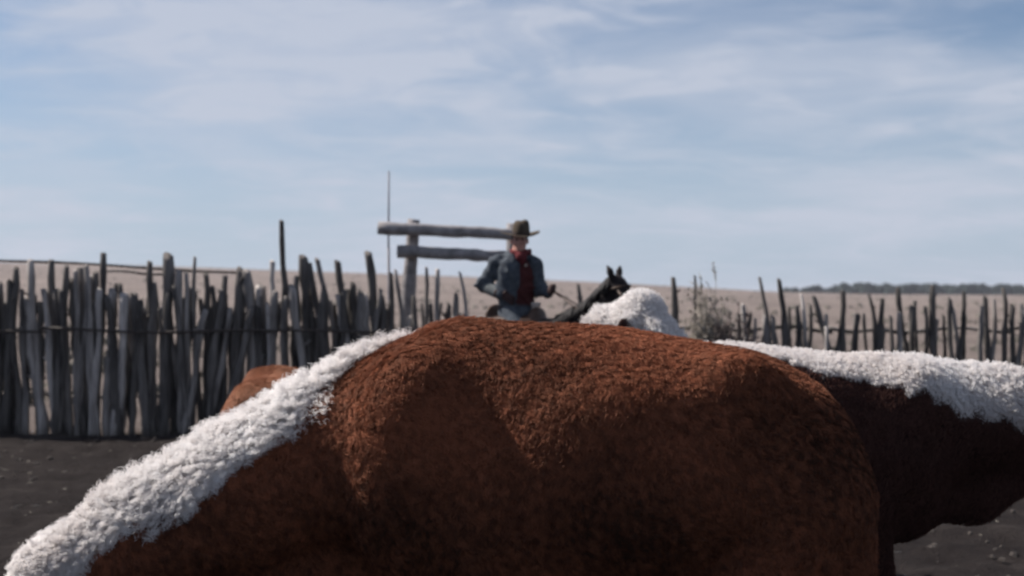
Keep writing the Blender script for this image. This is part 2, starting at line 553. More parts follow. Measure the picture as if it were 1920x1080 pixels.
def grow_fur(name, V, Q, density, length, radius, mat, parent, seed, keep, comb, curl=0.35, lift=0.45, clump=0.02, clump_k=0.6, pts=6, len_map=None):
    """keep(P) -> probability that a root is kept; comb(P, Nn) -> tangent direction"""
    r = np.random.default_rng(seed)
    Nv = vert_normals(V, Q)
    tri = np.concatenate([Q[:, [0, 1, 2]], Q[:, [0, 2, 3]]])
    A, B, C = V[tri[:, 0]], V[tri[:, 1]], V[tri[:, 2]]
    area = 0.5 * np.linalg.norm(np.cross(B - A, C - A), axis=1)
    cen = (A + B + C) / 3
    wgt = area * (keep(cen) > 0.001)
    tot = wgt.sum()
    n = int(tot * density)
    if n < 5: return None
    pick = r.choice(len(tri), n, p=wgt / tot)
    u, v = r.random(n), r.random(n)
    fl = u + v > 1
    u[fl], v[fl] = 1 - u[fl], 1 - v[fl]
    w = 1 - u - v
    T = tri[pick]
    P = V[T[:, 0]] * w[:, None] + V[T[:, 1]] * u[:, None] + V[T[:, 2]] * v[:, None]
    Nn = Nv[T[:, 0]] * w[:, None] + Nv[T[:, 1]] * u[:, None] + Nv[T[:, 2]] * v[:, None]
    Nn /= np.linalg.norm(Nn, axis=1, keepdims=True) + 1e-9
    k = r.random(n) < keep(P)
    P, Nn = P[k], Nn[k]
    n = len(P)
    Cb = comb(P, Nn) + 0.45 * wobble(P, 9.0, seed + 1) + 0.30 * wobble(P, 30.0, seed + 2) + r.normal(0, 0.22, (n, 3))
    Cb -= Nn * (Cb * Nn).sum(1)[:, None]
    Cb /= np.linalg.norm(Cb, axis=1, keepdims=True) + 1e-9
    L = length * r.uniform(0.6, 1.15, n) * (1 + 0.3 * wobble(P, 14.0, seed + 5)[:, 0])
    if len_map is not None:
        L = L * len_map(P)
    # clump target: jittered centre of the cell a root falls in
    cell = np.floor(P / clump + 0.35 * wobble(P, 40.0, seed + 6)).astype(np.int64)
    hsh = (cell[:, 0] * 73856093) ^ (cell[:, 1] * 19349663) ^ (cell[:, 2] * 83492791)
    jit = np.stack([np.modf(np.sin(hsh % 99991 * 12.9898 + c * 78.233) * 43758.5453)[0] for c in range(3)], 1)
    cc = (cell + 0.5 + 0.3 * jit) * clump
    off = cc - P
    off -= Nn * (off * Nn).sum(1)[:, None]
    side = np.cross(Nn, Cb)
    ph = jit[:, 0] * 6.28 * 0.5 + r.uniform(0, 3.5, n)
    ck = (clump_k * 1.5 * r.random(n))[:, None]
    ts = np.linspace(0, 1, pts)
    pos = np.zeros((n, pts, 3), np.float32)
    lf = lift * (1 + 0.5 * jit[:, 1])[:, None]
    for i, t in enumerate(ts):
        up = lf * (t - 0.45 * t * t) * 1.3
        al = (1 - lf) * (0.35 * t + 0.65 * t * t) * 1.2
        q = P + L[:, None] * (Nn * up + Cb * al)
        q = q + side * (curl * L * np.sin(ph + 4.5 * t) * t)[:, None]
        q = q + off * (ck * t ** 1.3)
        pos[:, i] = q
    hc = bpy.data.hair_curves.new(name)
    hc.add_curves([pts] * n)
    hc.attributes['position'].data.foreach_set('vector', pos.ravel())
    ra = hc.attributes.get('radius') or hc.attributes.new('radius', 'FLOAT', 'POINT')
    prof = radius * np.array([1.0 - 0.75 * t ** 1.5 for t in ts], np.float32)
    rr = (prof[None, :] * r.uniform(0.75, 1.25, n)[:, None]).astype(np.float32)
    ra.data.foreach_set('value', rr.ravel())
    ti = hc.attributes.new('tint', 'FLOAT', 'CURVE')
    tint = np.clip(0.5 + 0.35 * wobble(P, 6.0, seed + 9)[:, 0] + 0.30 * jit[:, 2] + r.normal(0, 0.12, n), 0, 1).astype(np.float32)
    ti.data.foreach_set('value', tint)
    hc.materials.append(mat)
    o = bpy.data.objects.new(name, hc)
    COL.objects.link(o)
    o.parent = parent
    return o


# ------------------------------------------------------------------ ground, hills, treeline, scrub
def smooth01(t):
    t = np.clip(t, 0, 1)
    return t * t * (3 - 2 * t)


RIDGE_PX = [-4000, 0, 268, 500, 700, 900, 1100, 1300, 1480, 1650, 1920, 2600, 6000]
RIDGE_PY = [505, 503, 506, 511, 515, 520, 527, 537, 547, 552, 555, 557, 557]


def ground_z(x, y):
    x = np.asarray(x, float); y = np.asarray(y, float)
    rr = np.hypot(x, y)
    yy = np.maximum(y, 0.12 * rr + 1e-6)
    px = 960 + F * np.clip(x / yy, -3, 3)
    e = (560 - np.interp(px, RIDGE_PX, RIDGE_PY)) / F
    h = 1.3 + e * 700.0
    h = h + 0.7 * np.sin(x * 0.013 + 1.0) * np.sin(y * 0.008) * smooth01((rr - 200) / 300)
    t = smooth01((rr - 45) / 655.0)
    z = h * t
    fall = smooth01((rr - 720) / 1200)
    z = z * (1 - 0.35 * fall)
    z = z + 0.03 * np.sin(x * 0.9 + 0.5) * np.sin(y * 0.7) * np.exp(-(rr / 60) ** 2)
    z = z + 0.25 * np.sin(x * 0.11) * np.sin(y * 0.07 + 1) * smooth01((rr - 30) / 60) * (1 - smooth01((rr - 300) / 300))
    return z


def build_ground():
    radii = np.concatenate([[0.5], np.linspace(1.0, 20.0, 170), 20.0 * (2600 / 20.0) ** (np.arange(1, 90) / 89.0)])
    ang = np.concatenate([np.linspace(-38, 38, 420), np.linspace(38, 322, 120)[1:-1]]) * math.pi / 180
    na = len(ang)
    RR, AA = np.meshgrid(radii, ang, indexing='ij')
    X, Y = RR * np.sin(AA), RR * np.cos(AA)
    Z = ground_z(X, Y)
    P = np.stack([X.ravel(), Y.ravel(), 0 * X.ravel()], 1)
    amp = (1 - smooth01((RR - 17) / 6)).ravel()
    # trodden dirt: shallow hoof pocks and ridges
    rough = 0.030 * wobble(P, 3.2, 51)[:, 0] + 0.022 * wobble(P, 9.0, 52)[:, 1] - 0.020 * np.abs(wobble(P, 6.0, 53)[:, 2])
    Z = Z + (amp * rough).reshape(Z.shape)
    verts = [(0, 0, 0.0)] + list(zip(X.ravel(), Y.ravel(), Z.ravel()))
    faces = [(0, 1 + (k + 1) % na, 1 + k) for k in range(na)]
    for i in range(len(radii) - 1):
        b = 1 + i * na
        for k in range(na):
            k2 = (k + 1) % na
            faces.append((b + k, b + k2, b + na + k2, b + na + k))
    m, t, b = new_mat('ground_earth')
    geo = N(t, 'ShaderNodeNewGeometry')
    sp = N(t, 'ShaderNodeSeparateXYZ'); t.links.new(geo.outputs['Position'], sp.inputs[0])
    # corral dirt inside the fence, dry grassland outside
    n1 = noise(t, 1.6, 6, 0.65)
    dirt = ramp(t, n1.outputs['Fac'], [(0.3, (0.022, 0.018, 0.018)), (0.55, (0.037, 0.031, 0.030)), (0.8, (0.072, 0.061, 0.057))])
    n2 = noise(t, 0.035, 7, 0.7, (1, 2.2, 1))
    grass = ramp(t, n2.outputs['Fac'], [(0.30, (0.145, 0.119, 0.108)), (0.5, (0.21, 0.174, 0.158)), (0.72, (0.285, 0.238, 0.212))])
    n3 = noise(t, 0.45, 5, 0.7)
    mr3 = N(t, 'ShaderNodeMapRange'); mr3.inputs['From Min'].default_value = 0.3; mr3.inputs['From Max'].default_value = 0.7
    mr3.inputs['To Min'].default_value = 0.72; mr3.inputs['To Max'].default_value = 1.15
    t.links.new(n3.outputs['Fac'], mr3.inputs['Value'])
    hs = N(t, 'ShaderNodeHueSaturation'); t.links.new(grass.outputs[0], hs.inputs['Color']); t.links.new(mr3.outputs[0], hs.inputs['Value'])
    add = N(t, 'ShaderNodeMath', operation='MULTIPLY_ADD'); t.links.new(n3.outputs['Fac'], add.inputs[0]); add.inputs[1].default_value = 2.0
    t.links.new(sp.outputs['Y'], add.inputs[2])
    mr = N(t, 'ShaderNodeMapRange', interpolation_type='SMOOTHSTEP')
    mr.inputs['From Min'].default_value = 15.6; mr.inputs['From Max'].default_value = 18.0
    t.links.new(add.outputs[0], mr.inputs['Value'])
    mx = N(t, 'ShaderNodeMix', data_type='RGBA')
    t.links.new(mr.outputs[0], mx.inputs['Factor']); t.links.new(dirt.outputs[0], mx.inputs['A']); t.links.new(hs.outputs[0], mx.inputs['B'])
    t.links.new(mx.outputs['Result'], b.inputs['Base Color'])
    b.inputs['Roughness'].default_value = 0.97
    b.inputs['Specular IOR Level'].default_value = 0.05
    n4 = noise(t, 5.0, 8, 0.75)
    bump(t, b, n4.outputs['Fac'], 1.0, 0.16)
    o = mesh_obj('ground', verts, faces, m)
    tag(o, 'dark trodden corral dirt running out to pale dry rising grassland', kind='structure')


build_ground()


def blob(mb, c, r, rng, n=7, rings=4, squash=0.8, rough=0.3):
    base = len(mb.v)
    mb.v.append(Vector((c[0], c[1], c[2] + r * squash)))
    for i in range(1, rings):
        th = math.pi * 0.62 * i / (rings - 1)
        for k in range(n):
            a = 2 * math.pi * (k + 0.5 * (i % 2)) / n
            q = r * (1 + rng.uniform(-rough, rough))
            mb.v.append(Vector((c[0] + q * math.sin(th) * math.cos(a), c[1] + q * math.sin(th) * math.sin(a), c[2] + q * squash * math.cos(th))))
    for k in range(n):
        mb.f.append((base, base + 1 + k, base + 1 + (k + 1) % n))
    for i in range(rings - 2):
        b0 = base + 1 + i * n
        for k in range(n):
            mb.f.append((b0 + k, b0 + n + k, b0 + n + (k + 1) % n, b0 + (k + 1) % n))


def build_scrub():
    """near bushes from leaf sized faces, far ones as small rough clumps"""
    mb = MB()
    rg = np.random.default_rng(3)
    for i in range(2400):
        a = rg.uniform(-0.95, 0.95)
        d = 19 + 560 * rg.random() ** 1.7
        x, y = d * math.sin(a), d * math.cos(a)
        if y < 18.5: continue
        z = float(ground_z(x, y))
        r = rg.uniform(0.15, 0.42)
        if d > 110:
            blob(mb, (x, y, z + 0.02), r * 1.1, rg, 6, 4, 0.7, 0.4)
            continue
        for k in range(int(46 * r / 0.3)):
            u = Vector((rg.normal(), rg.normal(), abs(rg.normal()) + .2)).normalized()
            c = Vector((x, y, z)) + u * r * rg.uniform(.35, 1.0)
            t1 = (u + Vector((rg.normal(), rg.normal(), rg.normal())) * .5).normalized(); t2 = t1.orthogonal().normalized()
            q = rg.uniform(.05, .11)
            i0 = len(mb.v)
            mb.v += [c - t1 * q, c + t2 * q * .35, c + t1 * q, c - t2 * q * .35]
            mb.f.append((i0, i0 + 1, i0 + 2, i0 + 3))
    o = mb.build('scrub', M['sage'], None, False)
    tag(o, 'low grey sage scrub dotted over the dry grassland', kind='stuff')


build_scrub()


def build_treeline():
    mb = MB()
    rg = np.random.default_rng(11)
    for i in range(420):
        px = rg.uniform(1470, 2500)
        d = rg.uniform(820, 1000)
        x = (px - 960) / F * d
        ramp_ = min(1.0, (px - 1455) / 160.0)
        z = float(ground_z(x, d))
        r = rg.uniform(3.0, 6.6) * (0.45 + 0.55 * ramp_)
        blob(mb, (x, d, z + r * 0.45), r, rg, 7, 5, 0.95, 0.3)
    o = mb.build('treeline', M['juniper'], None, False)
    tag(o, 'far dark belt of juniper trees along the horizon', kind='stuff')


build_treeline()


def build_clods():
    mb = MB()
    rg = np.random.default_rng(21)
    for i in range(3000):
        x = rg.uniform(-9, 9); y = rg.uniform(5.0, 17.5)
        r = 0.006 + 0.034 * rg.random() ** 3
        blob(mb, (x, y, float(ground_z(x, y)) - 0.2 * r), r, rg, 5, 3, 0.7, 0.35)
    o = mb.build('dirt_clods', M['clod'], None, False)
    tag(o, 'loose clods and dung on the corral ground', kind='stuff')


build_clods()


def build_straw():
    mb = MB()
    rg = np.random.default_rng(31)
    for i in range(2600):
        x = rg.uniform(-9, 9); y = rg.uniform(5.0, 17.0)
        if math.sin(x * 1.9 + 2) * math.sin(y * 1.4) + rg.normal() * .5 < 0.1: continue
        a = rg.uniform(0, 3.14); L = rg.uniform(.015, .055); w = rg.uniform(.002, .0035)
        z = float(ground_z(x, y))
        d = Vector((math.cos(a), math.sin(a), rg.uniform(-.15, .15))) * L; n = Vector((-math.sin(a), math.cos(a), 0)) * w
        c = Vector((x, y, z + .012))
        i0 = len(mb.v)
        mb.v += [c - d - n, c - d + n, c + d + n, c + d - n, c + Vector((0, 0, w * 1.5))]
        mb.f += [(i0, i0 + 1, i0 + 4), (i0 + 1, i0 + 2, i0 + 4), (i0 + 2, i0 + 3, i0 + 4), (i0 + 3, i0, i0 + 4)]
    o = mb.build('straw', M['twig'], None, False)
    tag(o, 'scattered pale straw trodden into the corral dirt', kind='stuff')


build_straw()


def build_haze():
    m = bpy.data.materials.new('haze'); m.use_nodes = True
    t = m.node_tree; t.nodes.clear()
    out = N(t, 'ShaderNodeOutputMaterial'); vo = N(t, 'ShaderNodeVolumePrincipled')
    vo.inputs['Color'].default_value = (0.80, 0.83, 0.93, 1)
    vo.inputs['Density'].default_value = 0.00018
    vo.inputs['Anisotropy'].default_value = 0.2
    t.links.new(vo.outputs[0], out.inputs['Volume'])
    a, z0, z1 = 2750.0, -1.6, 26.0
    vs = [(x, y, z) for z in (z0, z1) for y in (-a, a) for x in (-a, a)]
    fs = [(0, 2, 3, 1), (4, 5, 7, 6), (0, 1, 5, 4), (2, 6, 7, 3), (0, 4, 6, 2), (1, 3, 7, 5)]
    o = mesh_obj('haze', vs, fs, m, None, False)
    tag(o, 'thin pale air paling the far grassland', kind='stuff')


build_haze()

# ------------------------------------------------------------------ stake fence
FY = 15.6
fence = empty('stake_fence', (-5.2, FY, 0))
tag(fence, 'dense weathered stake fence of uneven juniper poles behind the tan calf', 'fence')
open_fence = empty('stake_fence', (4.6, FY, 0))
tag(open_fence, 'gappy stretch of thin leaning stakes tied to a low rail beyond the white backed cow', 'fence')


def stake(px, py, w, bpx=None, bpy_=700, dy=0.0, parent=fence, rg=RNG, sag=0.02):
    """a stake whose tip shows at px,py, w pixels wide, passing bpx at the row bpy_"""
    Y = FY + dy
    tip = Vector(at(px, py, Y))
    if bpx is None: bpx = px + rg.uniform(-5, 5)
    low = Vector(at(bpx, bpy_, Y))
    d = (low - tip) / (tip.z - low.z)
    foot = tip + d * (tip.z + 0.08)
    r = w * 0.5 / F * Y
    m = 11
    pts, rads = [], []
    ph, ph2 = rg.uniform(0, 6.28), rg.uniform(0, 6.28)
    for i in range(m):
        t = i / (m - 1)
        p = foot.lerp(tip, t)
        amp = sag * math.sin(math.pi * t)
        p.x += amp * math.sin(ph + 5 * t) + rg.uniform(-.25, .25) * r; p.y += amp * math.cos(ph2 + 4 * t)
        pts.append(p - Vector(parent.location))
        rads.append(r * (1.22 - 0.22 * t) * (1 + 0.13 * math.sin(ph + 9 * t)) * (1 + rg.uniform(-.12, .12)) * (1 if i < m - 1 else 0.82))
    mb = MB().tube(pts, rads, 8, True, 0.16, rg, rg.uniform(0.2, 1.3))
    for _ in range(rg.integers(0, 3)):                       # snapped side branches
        i = int(rg.integers(4, m - 1)); a = rg.uniform(0, 6.28)
        d2 = Vector((math.cos(a), math.sin(a), rg.uniform(.5, 1.4))).normalized()
        mb.tube([pts[i], pts[i] + d2 * r * rg.uniform(1.8, 3.2)], [r * .42, r * .25], 5)
    o = mb.build('stake', M['stake'], parent)
    return o


# (tip x, tip y, width, x at row 620)
TALL = [(282, 492, 12, 280), (315, 483, 21, 312), (290, 530, 18, 288), (335, 508, 13, 337), (349, 512, 11, 352), (366, 484, 7, 364),
        (387, 515, 13, 388), (398, 538, 13, 402), (422, 517, 12, 420), (449, 506, 20, 446), (463, 509, 19, 470), (485, 540, 13, 487), (491, 555, 10, 494),
        (510, 490, 11, 512), (527, 415, 12, 535), (557, 518, 10, 555), (570, 482, 16, 572), (580, 493, 11, 603), (595, 487, 10, 624),
        (634, 492, 12, 650), (663, 533, 13, 664), (692, 476, 17, 703), (683, 553, 14, 684), (716, 556, 13, 718), (733, 512, 8, 736), (741, 506, 7, 758),
        (775, 555, 10, 777), (800, 502, 7, 797), (821, 505, 8, 818), (855, 553, 10, 854), (863, 512, 8, 879)]
for a in TALL:
    stake(a[0], a[1], a[2], a[3], 620, RNG.uniform(-0.03, 0.03))
# shorter stakes filling the wall between them, in two slightly offset lines
x = 264.0
while x < 730:
    stake(x, RNG.uniform(536, 586), RNG.uniform(8, 15), x + RNG.uniform(-10, 10), 620, RNG.choice([-0.10, 0.10]) + RNG.uniform(-0.03, 0.03))
    x += RNG.uniform(6.5, 11.5)
while x < 885:
    stake(x, RNG.uniform(560, 596), RNG.uniform(7, 12), x + RNG.uniform(-9, 9), 620, 0.1)
    x += RNG.uniform(15, 24)
x = 250.0
while x > -420:
    tall = RNG.random() < 0.30
    stake(x, RNG.uniform(470, 520) if tall else RNG.uniform(525, 575), RNG.uniform(10, 18), x + RNG.uniform(-9, 9), 620, RNG.uniform(-0.12, 0.12))
    x -= RNG.uniform(6.0, 10.0)


def rail(p, q, r, parent, name='rail', mat=None, m=9, wob=0.02, n=7):
    p, q = Vector(p) - parent.location, Vector(q) - parent.location
    pts = []
    ph = RNG.uniform(0, 6.28)
    for i in range(m):
        t = i / (m - 1)
        c = p.lerp(q, t); c.z += wob * math.sin(ph + 7 * t); c.y += wob * 0.5 * math.cos(ph + 5 * t)
        pts.append(c)
    return MB().tube(pts, [r * (1 + 0.12 * math.sin(ph + 5 * i)) for i in range(m)], n, True, 0.06, RNG).build(name, mat or M['stake'], parent)


for z0, dyr in ((1.25, 0.19), (1.23, -0.19), (0.42, 0.19)):
    for x0, x1 in ((-9.2, -5.6), (-5.7, -2.9), (-3.0, -0.45)):
        rail((x0, FY + dyr, z0 + RNG.uniform(-0.03, 0.03)), (x1, FY + dyr, z0 + RNG.uniform(-0.03, 0.03)), 0.017 if dyr < 0 else 0.024, fence, 'rail', M['wire'] if dyr < 0 else None)
# thin pole slung along the tips at the far end
rail(at(-40, 486, FY + 0.3), at(452, 511, FY + 0.3), 0.017, fence, 'top_pole', None, 12, 0.012)
rail(at(200, 508, FY + 0.36), at(312, 515, FY + 0.36), 0.016, fence, 'top_pole', None, 6, 0.01)

# open stretch
OPEN = [(1085, 533, 8, 1090), (1261, 520, 12, 1270), (1303, 518, 6, 1302), (1393, 572, 9, 1398), (1408, 588, 7, 1404), (1425, 520, 8, 1442), (1436, 592, 13, 1436),
        (1461, 526, 12, 1472), (1493, 573, 10, 1497), (1503, 552, 7, 1512), (1525, 556, 11, 1543), (1548, 612, 9, 1548), (1581, 546, 11, 1575), (1610, 590, 9, 1606),
        (1630, 552, 9, 1640), (1655, 560, 10, 1652), (1684, 540, 9, 1692), (1712, 575, 10, 1708), (1748, 535, 11, 1752), (1781, 565, 9, 1790), (1808, 548, 8, 1800),
        (1846, 558, 11, 1850), (1882, 540, 9, 1886), (1915, 570, 10, 1910), (1950, 545, 10, 1956), (1996, 560, 10, 1990), (2040, 548, 9, 2046), (2090, 566, 10, 2086), (2150, 545, 10, 2150)]
for a in OPEN:
    stake(a[0], a[1], a[2], a[3], 625, RNG.uniform(-0.05, 0.05), open_fence, RNG, 0.03)
xx = 1385.0
while xx < 2160:
    stake(xx, RNG.uniform(556, 606), RNG.uniform(6, 11), xx + RNG.uniform(-6, 6), 700, RNG.uniform(-0.1, 0.1), open_fence, RNG, 0.03)
    xx += RNG.uniform(12, 34)
for x0, x1 in ((1020, 1260), (1250, 1420), (1412, 1560), (1552, 1700), (1690, 1900), (1885, 2160)):
    rail(at(x0, RNG.uniform(612, 620), FY + 0.13), at(x1, RNG.uniform(614, 626), FY + 0.13), 0.024, open_fence, 'rail', None, 9, 0.025)

# ------------------------------------------------------------------ log frame of the gate
gate = empty('log_gate', (-1.0, FY + 0.35, 0))
tag(gate, 'pale log gateway frame with two long rails reaching behind the cowboy', 'gate')
GY = FY + 0.35


def log(p, q, r0, r1, name, parent=gate, n=14, m=14, wob=0.005):
    p, q = Vector(p) - parent.location, Vector(q) - parent.location
    ph = RNG.uniform(0, 6)
    pts = [p.lerp(q, i / (m - 1)) + Vector((0, wob * math.sin(ph + i), wob * math.cos(ph + 1.3 * i))) for i in range(m)]
    rads = [(r0 + (r1 - r0) * i / (m - 1)) * (1 + 0.03 * math.sin(ph + 2.1 * i) + RNG.uniform(-.03, .05)) for i in range(m)]
    return MB().tube(pts, rads, n, True, 0.07, RNG, 0.12).build(name, M['log'], parent)


foot = at(747, 803, GY + 0.12)
log((foot[0], GY + 0.12, -0.1), at(776, 412, GY + 0.12), 0.105, 0.075, 'post')
f2 = at(966, 803, GY + 0.12)
log((f2[0], GY + 0.12, -0.1), at(962, 420, GY + 0.12), 0.10, 0.08, 'post')
log(at(709, 427, GY - 0.06), at(985, 440, GY - 0.06), 0.078, 0.066, 'crossbar')
log(at(745, 471, GY - 0.06), at(985, 483, GY - 0.06), 0.078, 0.068, 'crossbar')
for (lx, ly) in ((776, 430), (962, 438), (770, 473), (963, 481)):
    c = Vector(at(lx, ly, GY + 0.03)) - gate.location
    ring = [c + Vector((0.11 * math.cos(a), 0.16 * math.sin(a), 0.02 * math.cos(2 * a))) for a in np.linspace(0, 2 * math.pi, 14)]
    MB().tube(ring, [0.006] * 14, 5, False).build('wire_tie', M['wire'], gate)

# thin tall pipe
pz = at(729, 320, FY + 1.0)
pole = empty('thin_pole', (pz[0], pz[1], 0))
tag(pole, 'very thin tall pole rising behind the end of the log gateway', 'pole')
MB().tube([(0.0, 0, -0.1), (0.005, 0, 1.5), (-0.005, 0, pz[2] - 1.0)], [0.020, 0.018, 0.017], 8).build('lower_pole', M['pipe'], pole)
MB().tube([(-0.005, 0, pz[2] - 1.05), (0.0, 0, pz[2])], [0.013, 0.010], 8).build('tip', M['pipe'], pole)


# ------------------------------------------------------------------ dry brush
def brush(px, Y, h, spread, n, name, label, mat, seed, cat='bush', z0=None):
    rg = np.random.default_rng(seed)
    x = (px - 960) / F * Y
    o = empty(name, (x, Y, float(ground_z(x, Y))))
    tag(o, label, cat)
    stems, lv = MB(), MB()
    for i in range(n):
        a = rg.uniform(0, 6.28); s = spread * math.sqrt(rg.random())
        tip = Vector((math.cos(a) * s, math.sin(a) * s, h * rg.uniform(0.55, 1.0) * (1 - 0.35 * (s / spread) ** 2)))
        b = Vector((tip.x * 0.25, tip.y * 0.25, -0.03))
        mid = b.lerp(tip, 0.5) + Vector((rg.uniform(-.06, .06), rg.uniform(-.06, .06), 0.05))
        stems.tube([b, mid, tip], [0.010, 0.007, 0.003], 4)
        for k in range(7):
            t = rg.uniform(0.35, 1.0)
            p = (b.lerp(mid, t * 2) if t < .5 else mid.lerp(tip, t * 2 - 1))
            d = Vector((rg.normal(), rg.normal(), rg.normal() + 0.8)).normalized()
            e = p + d * rg.uniform(0.08, 0.2)
            stems.tube([p, e], [0.005, 0.002], 3)
            for _ in range(3):
                c = p.lerp(e, rg.uniform(0.3, 1.0))
                u = Vector((rg.normal(), rg.normal(), rg.normal())).normalized(); v = u.orthogonal().normalized()
                q = rg.uniform(0.018, 0.04)
                i0 = len(lv.v)
                lv.v += [c - u * q, c + v * q * .45, c + u * q, c - v * q * .45]
                lv.f.append((i0, i0 + 1, i0 + 2, i0 + 3))
    s_ = stems.build('stems', mat, o)
    l_ = lv.build('leaves', mat, o, False)
    l_['kind'] = 'stuff'
    return o


brush(1326, 15.0, 1.98, 0.33, 130, 'dry_bush', 'tall pale grey dry bush standing beside the white cow head', M['twig'], 41)
brush(1368, 14.9, 1.62, 0.40, 110, 'dry_bush', 'low darker dry bush at the edge of the gappy fence', M['dark_twig'], 42)
brush(876, 15.1, 1.55, 0.26, 50, 'dry_weeds', 'small reddish dry weeds at the last stakes beside the cowboy', M['dark_twig'], 43, 'weeds')
brush(1062, 15.0, 1.58, 0.42, 60, 'dry_weeds', 'thin dry weeds behind the dark horse neck', M['twig'], 44, 'weeds')
brush(1115, 15.1, 1.40, 0.3, 34, 'dry_weeds', 'dark dry weeds behind the horse ears', M['dark_twig'], 45, 'weeds')


# ------------------------------------------------------------------ cattle
def seg_dist(P, A):
    """distance of each point to polyline A, and the arc parameter (index)"""
    best = np.full(len(P), 1e9); par = np.zeros(len(P))
    for i in range(len(A) - 1):
        a, b = np.array(A[i]), np.array(A[i + 1])
        ba = b - a
        t = np.clip(((P - a) @ ba) / (ba @ ba), 0, 1)
        d = np.linalg.norm(P - a - t[:, None] * ba, axis=1)
        k = d < best
        best[k] = d[k]; par[k] = i + t[k]
    return best, par


def make_cow(name, label, loc, rz, spec, mats, seed, cat='cow', scale=1.0, h=0.02, zmin=0.45, dens=42000, wdens=60000, rad=0.0011, blen=0.032, wlen=0.06, wclump=0.17):
    root = empty(name, loc, rz)
    root.scale = (scale, scale, scale)
    tag(root, label, cat, 'hereford cattle in the corral')
    V_ = Vol((-0.95, -0.7, -0.05), (2.35, 0.7, 2.0), h)
    V_.loft_x(*spec['body'])
    for c, r in spec.get('bulges', []):
        V_.ell(c, r, 0.10)
        V_.ell((c[0], -c[1], c[2]), r, 0.10)
    bz = spec.get('leg_top', 0.95)
    for s in (1, -1):
        f = spec['fx']
        V_.chain([(f + .04, s * .20, bz), (f - .06, s * .20, .74), (f - .01, s * .19, .41), (f - .02, s * .19, .14), (f + .01, s * .19, .03)], [.13, .085, .056, .043, .058], 0.05)
        g = spec['hx']
        V_.chain([(g, s * .16, bz + .05), (g + .16, s * .19, .76), (g - .12, s * .18, .48), (g - .08, s * .18, .14), (g - .05, s * .18, .03)], [.19, .13, .064, .045, .060], 0.06)
    tx = spec['body'][0][0]
    V_.chain([(tx + .06, 0, spec['tail_z']), (tx - .03, 0, spec['tail_z'] - .12), (tx - .04, .02, .55), (tx - .03, .03, .28)], [.05, .03, .022, .04], 0.03)
    V_.chain(spec['neck'], spec['neck_r'], 0.12, spec.get('neck_ys', 0.72))
    if 'dewlap' in spec:
        V_.chain(spec['dewlap'], spec['dewlap_r'], 0.08, 0.5)
    poll, muz = np.array(spec['poll'], float), np.array(spec['muzzle'], float)
    ax = (muz - poll) / np.linalg.norm(muz - poll)
    side = np.cross([0, 0, 1.0], ax); side /= np.linalg.norm(side)
    front = np.cross(ax, side); front *= np.sign(front[2] + 1e-6)
    V_.cap(poll - front * .02, poll + ax * .30 - front * .03, .125, .095, 0.07)
    V_.cap(poll + ax * .22 - front * .01, muz - front * .015, .098, .075, 0.06)
    V_.cap(poll + ax * .12 - front * .09, muz - ax * .06 - front * .05, .07, .055, 0.06)
    eyes, ears = [], []
    for s in (1, -1):
        e = poll + ax * .17 + side * s * .100 + front * .035
        V_.ell(e, (.04, .04, .04), 0.04)
        eyes.append(e + side * s * .022 + front * .006)
        ear0 = poll + ax * .05 + side * s * .11 - front * .02
        ear1 = ear0 + side * s * .165 - np.array([0, 0, .06]) - ax * .015
        ears.append(0.5 * (ear0 + ear1))
        ev = Vector(ear1 - ear0)
        er = Matrix((ev.normalized(), (ev.cross(Vector(front))).normalized(), ev.cross(ev.cross(Vector(front))).normalized())).transposed()
        V_.ell(0.5 * (ear0 + ear1), (.115, .050, .020), 0.03, er.to_quaternion())
        V_.ell(muz + side * s * .045 + front * .03 + ax * .045, (.016, .016, .016), 0, None, True)
    VV, QQ = V_.mesh(3)
    crest, cw = spec['crest'], spec['crest_w']

    def white(P):
        d, par = seg_dist(P, crest)
        w = np.interp(par, range(len(cw)), cw)
        wob = 0.026 * wobble(P, 11.0, seed + 70)[:, 0] + 0.018 * wobble(P, 34.0, seed + 71)[:, 0]
        a = np.clip((w - d + wob) / 0.036 + 0.5, 0, 1)
        a *= (P[:, 0] > crest[0][0] - 0.05)
        u = np.clip((P - poll) @ ax, 0, 0.5)
        dh = np.linalg.norm(P - poll - u[:, None] * ax, axis=1)
        lat = np.abs((P - poll) @ side)
        face = np.clip((0.19 - dh + wob) / 0.03 + .5, 0, 1) * ((P - poll) @ ax > -0.12) * (lat < 0.155)
        low = np.clip((spec.get('white_low', 0.36) - P[:, 2] + wob) / 0.03 + .5, 0, 1)
        bel = np.clip((0.16 - np.abs(P[:, 1])) / 0.04, 0, 1) * np.clip((spec.get('white_belly', 0.72) - P[:, 2] + wob) / 0.03, 0, 1)
        return np.clip(np.maximum.reduce([a, face, low, bel]), 0, 1)
    body = mesh_from_arrays('body', VV, QQ, mats[0], root)
    wa = body.data.attributes.new('white', 'FLOAT', 'POINT')
    wa.data.foreach_set('value', white(VV).astype(np.float32))

    def comb(P, Nn):
        c = np.tile(np.array([-0.55, 0, -0.62]), (len(P), 1))
        c[:, 2] -= 0.25 * np.clip(np.abs(Nn[:, 1]), 0, 1)
        c[:, 1] += 0.35 * np.sign(P[:, 1]) * np.clip(Nn[:, 2], 0, 1)
        return c
    rg_ = np.random.default_rng(seed)
    zone = lambda P: (P[:, 2] > zmin) * 1.0
    near_ear = lambda P: np.max([np.clip((.15 - np.linalg.norm(P - e, axis=1)) / .04, 0, 1) for e in ears], axis=0)
    near_muz = lambda P: np.clip((np.linalg.norm(P - muz, axis=1) - .05) / .08, 0, 1)
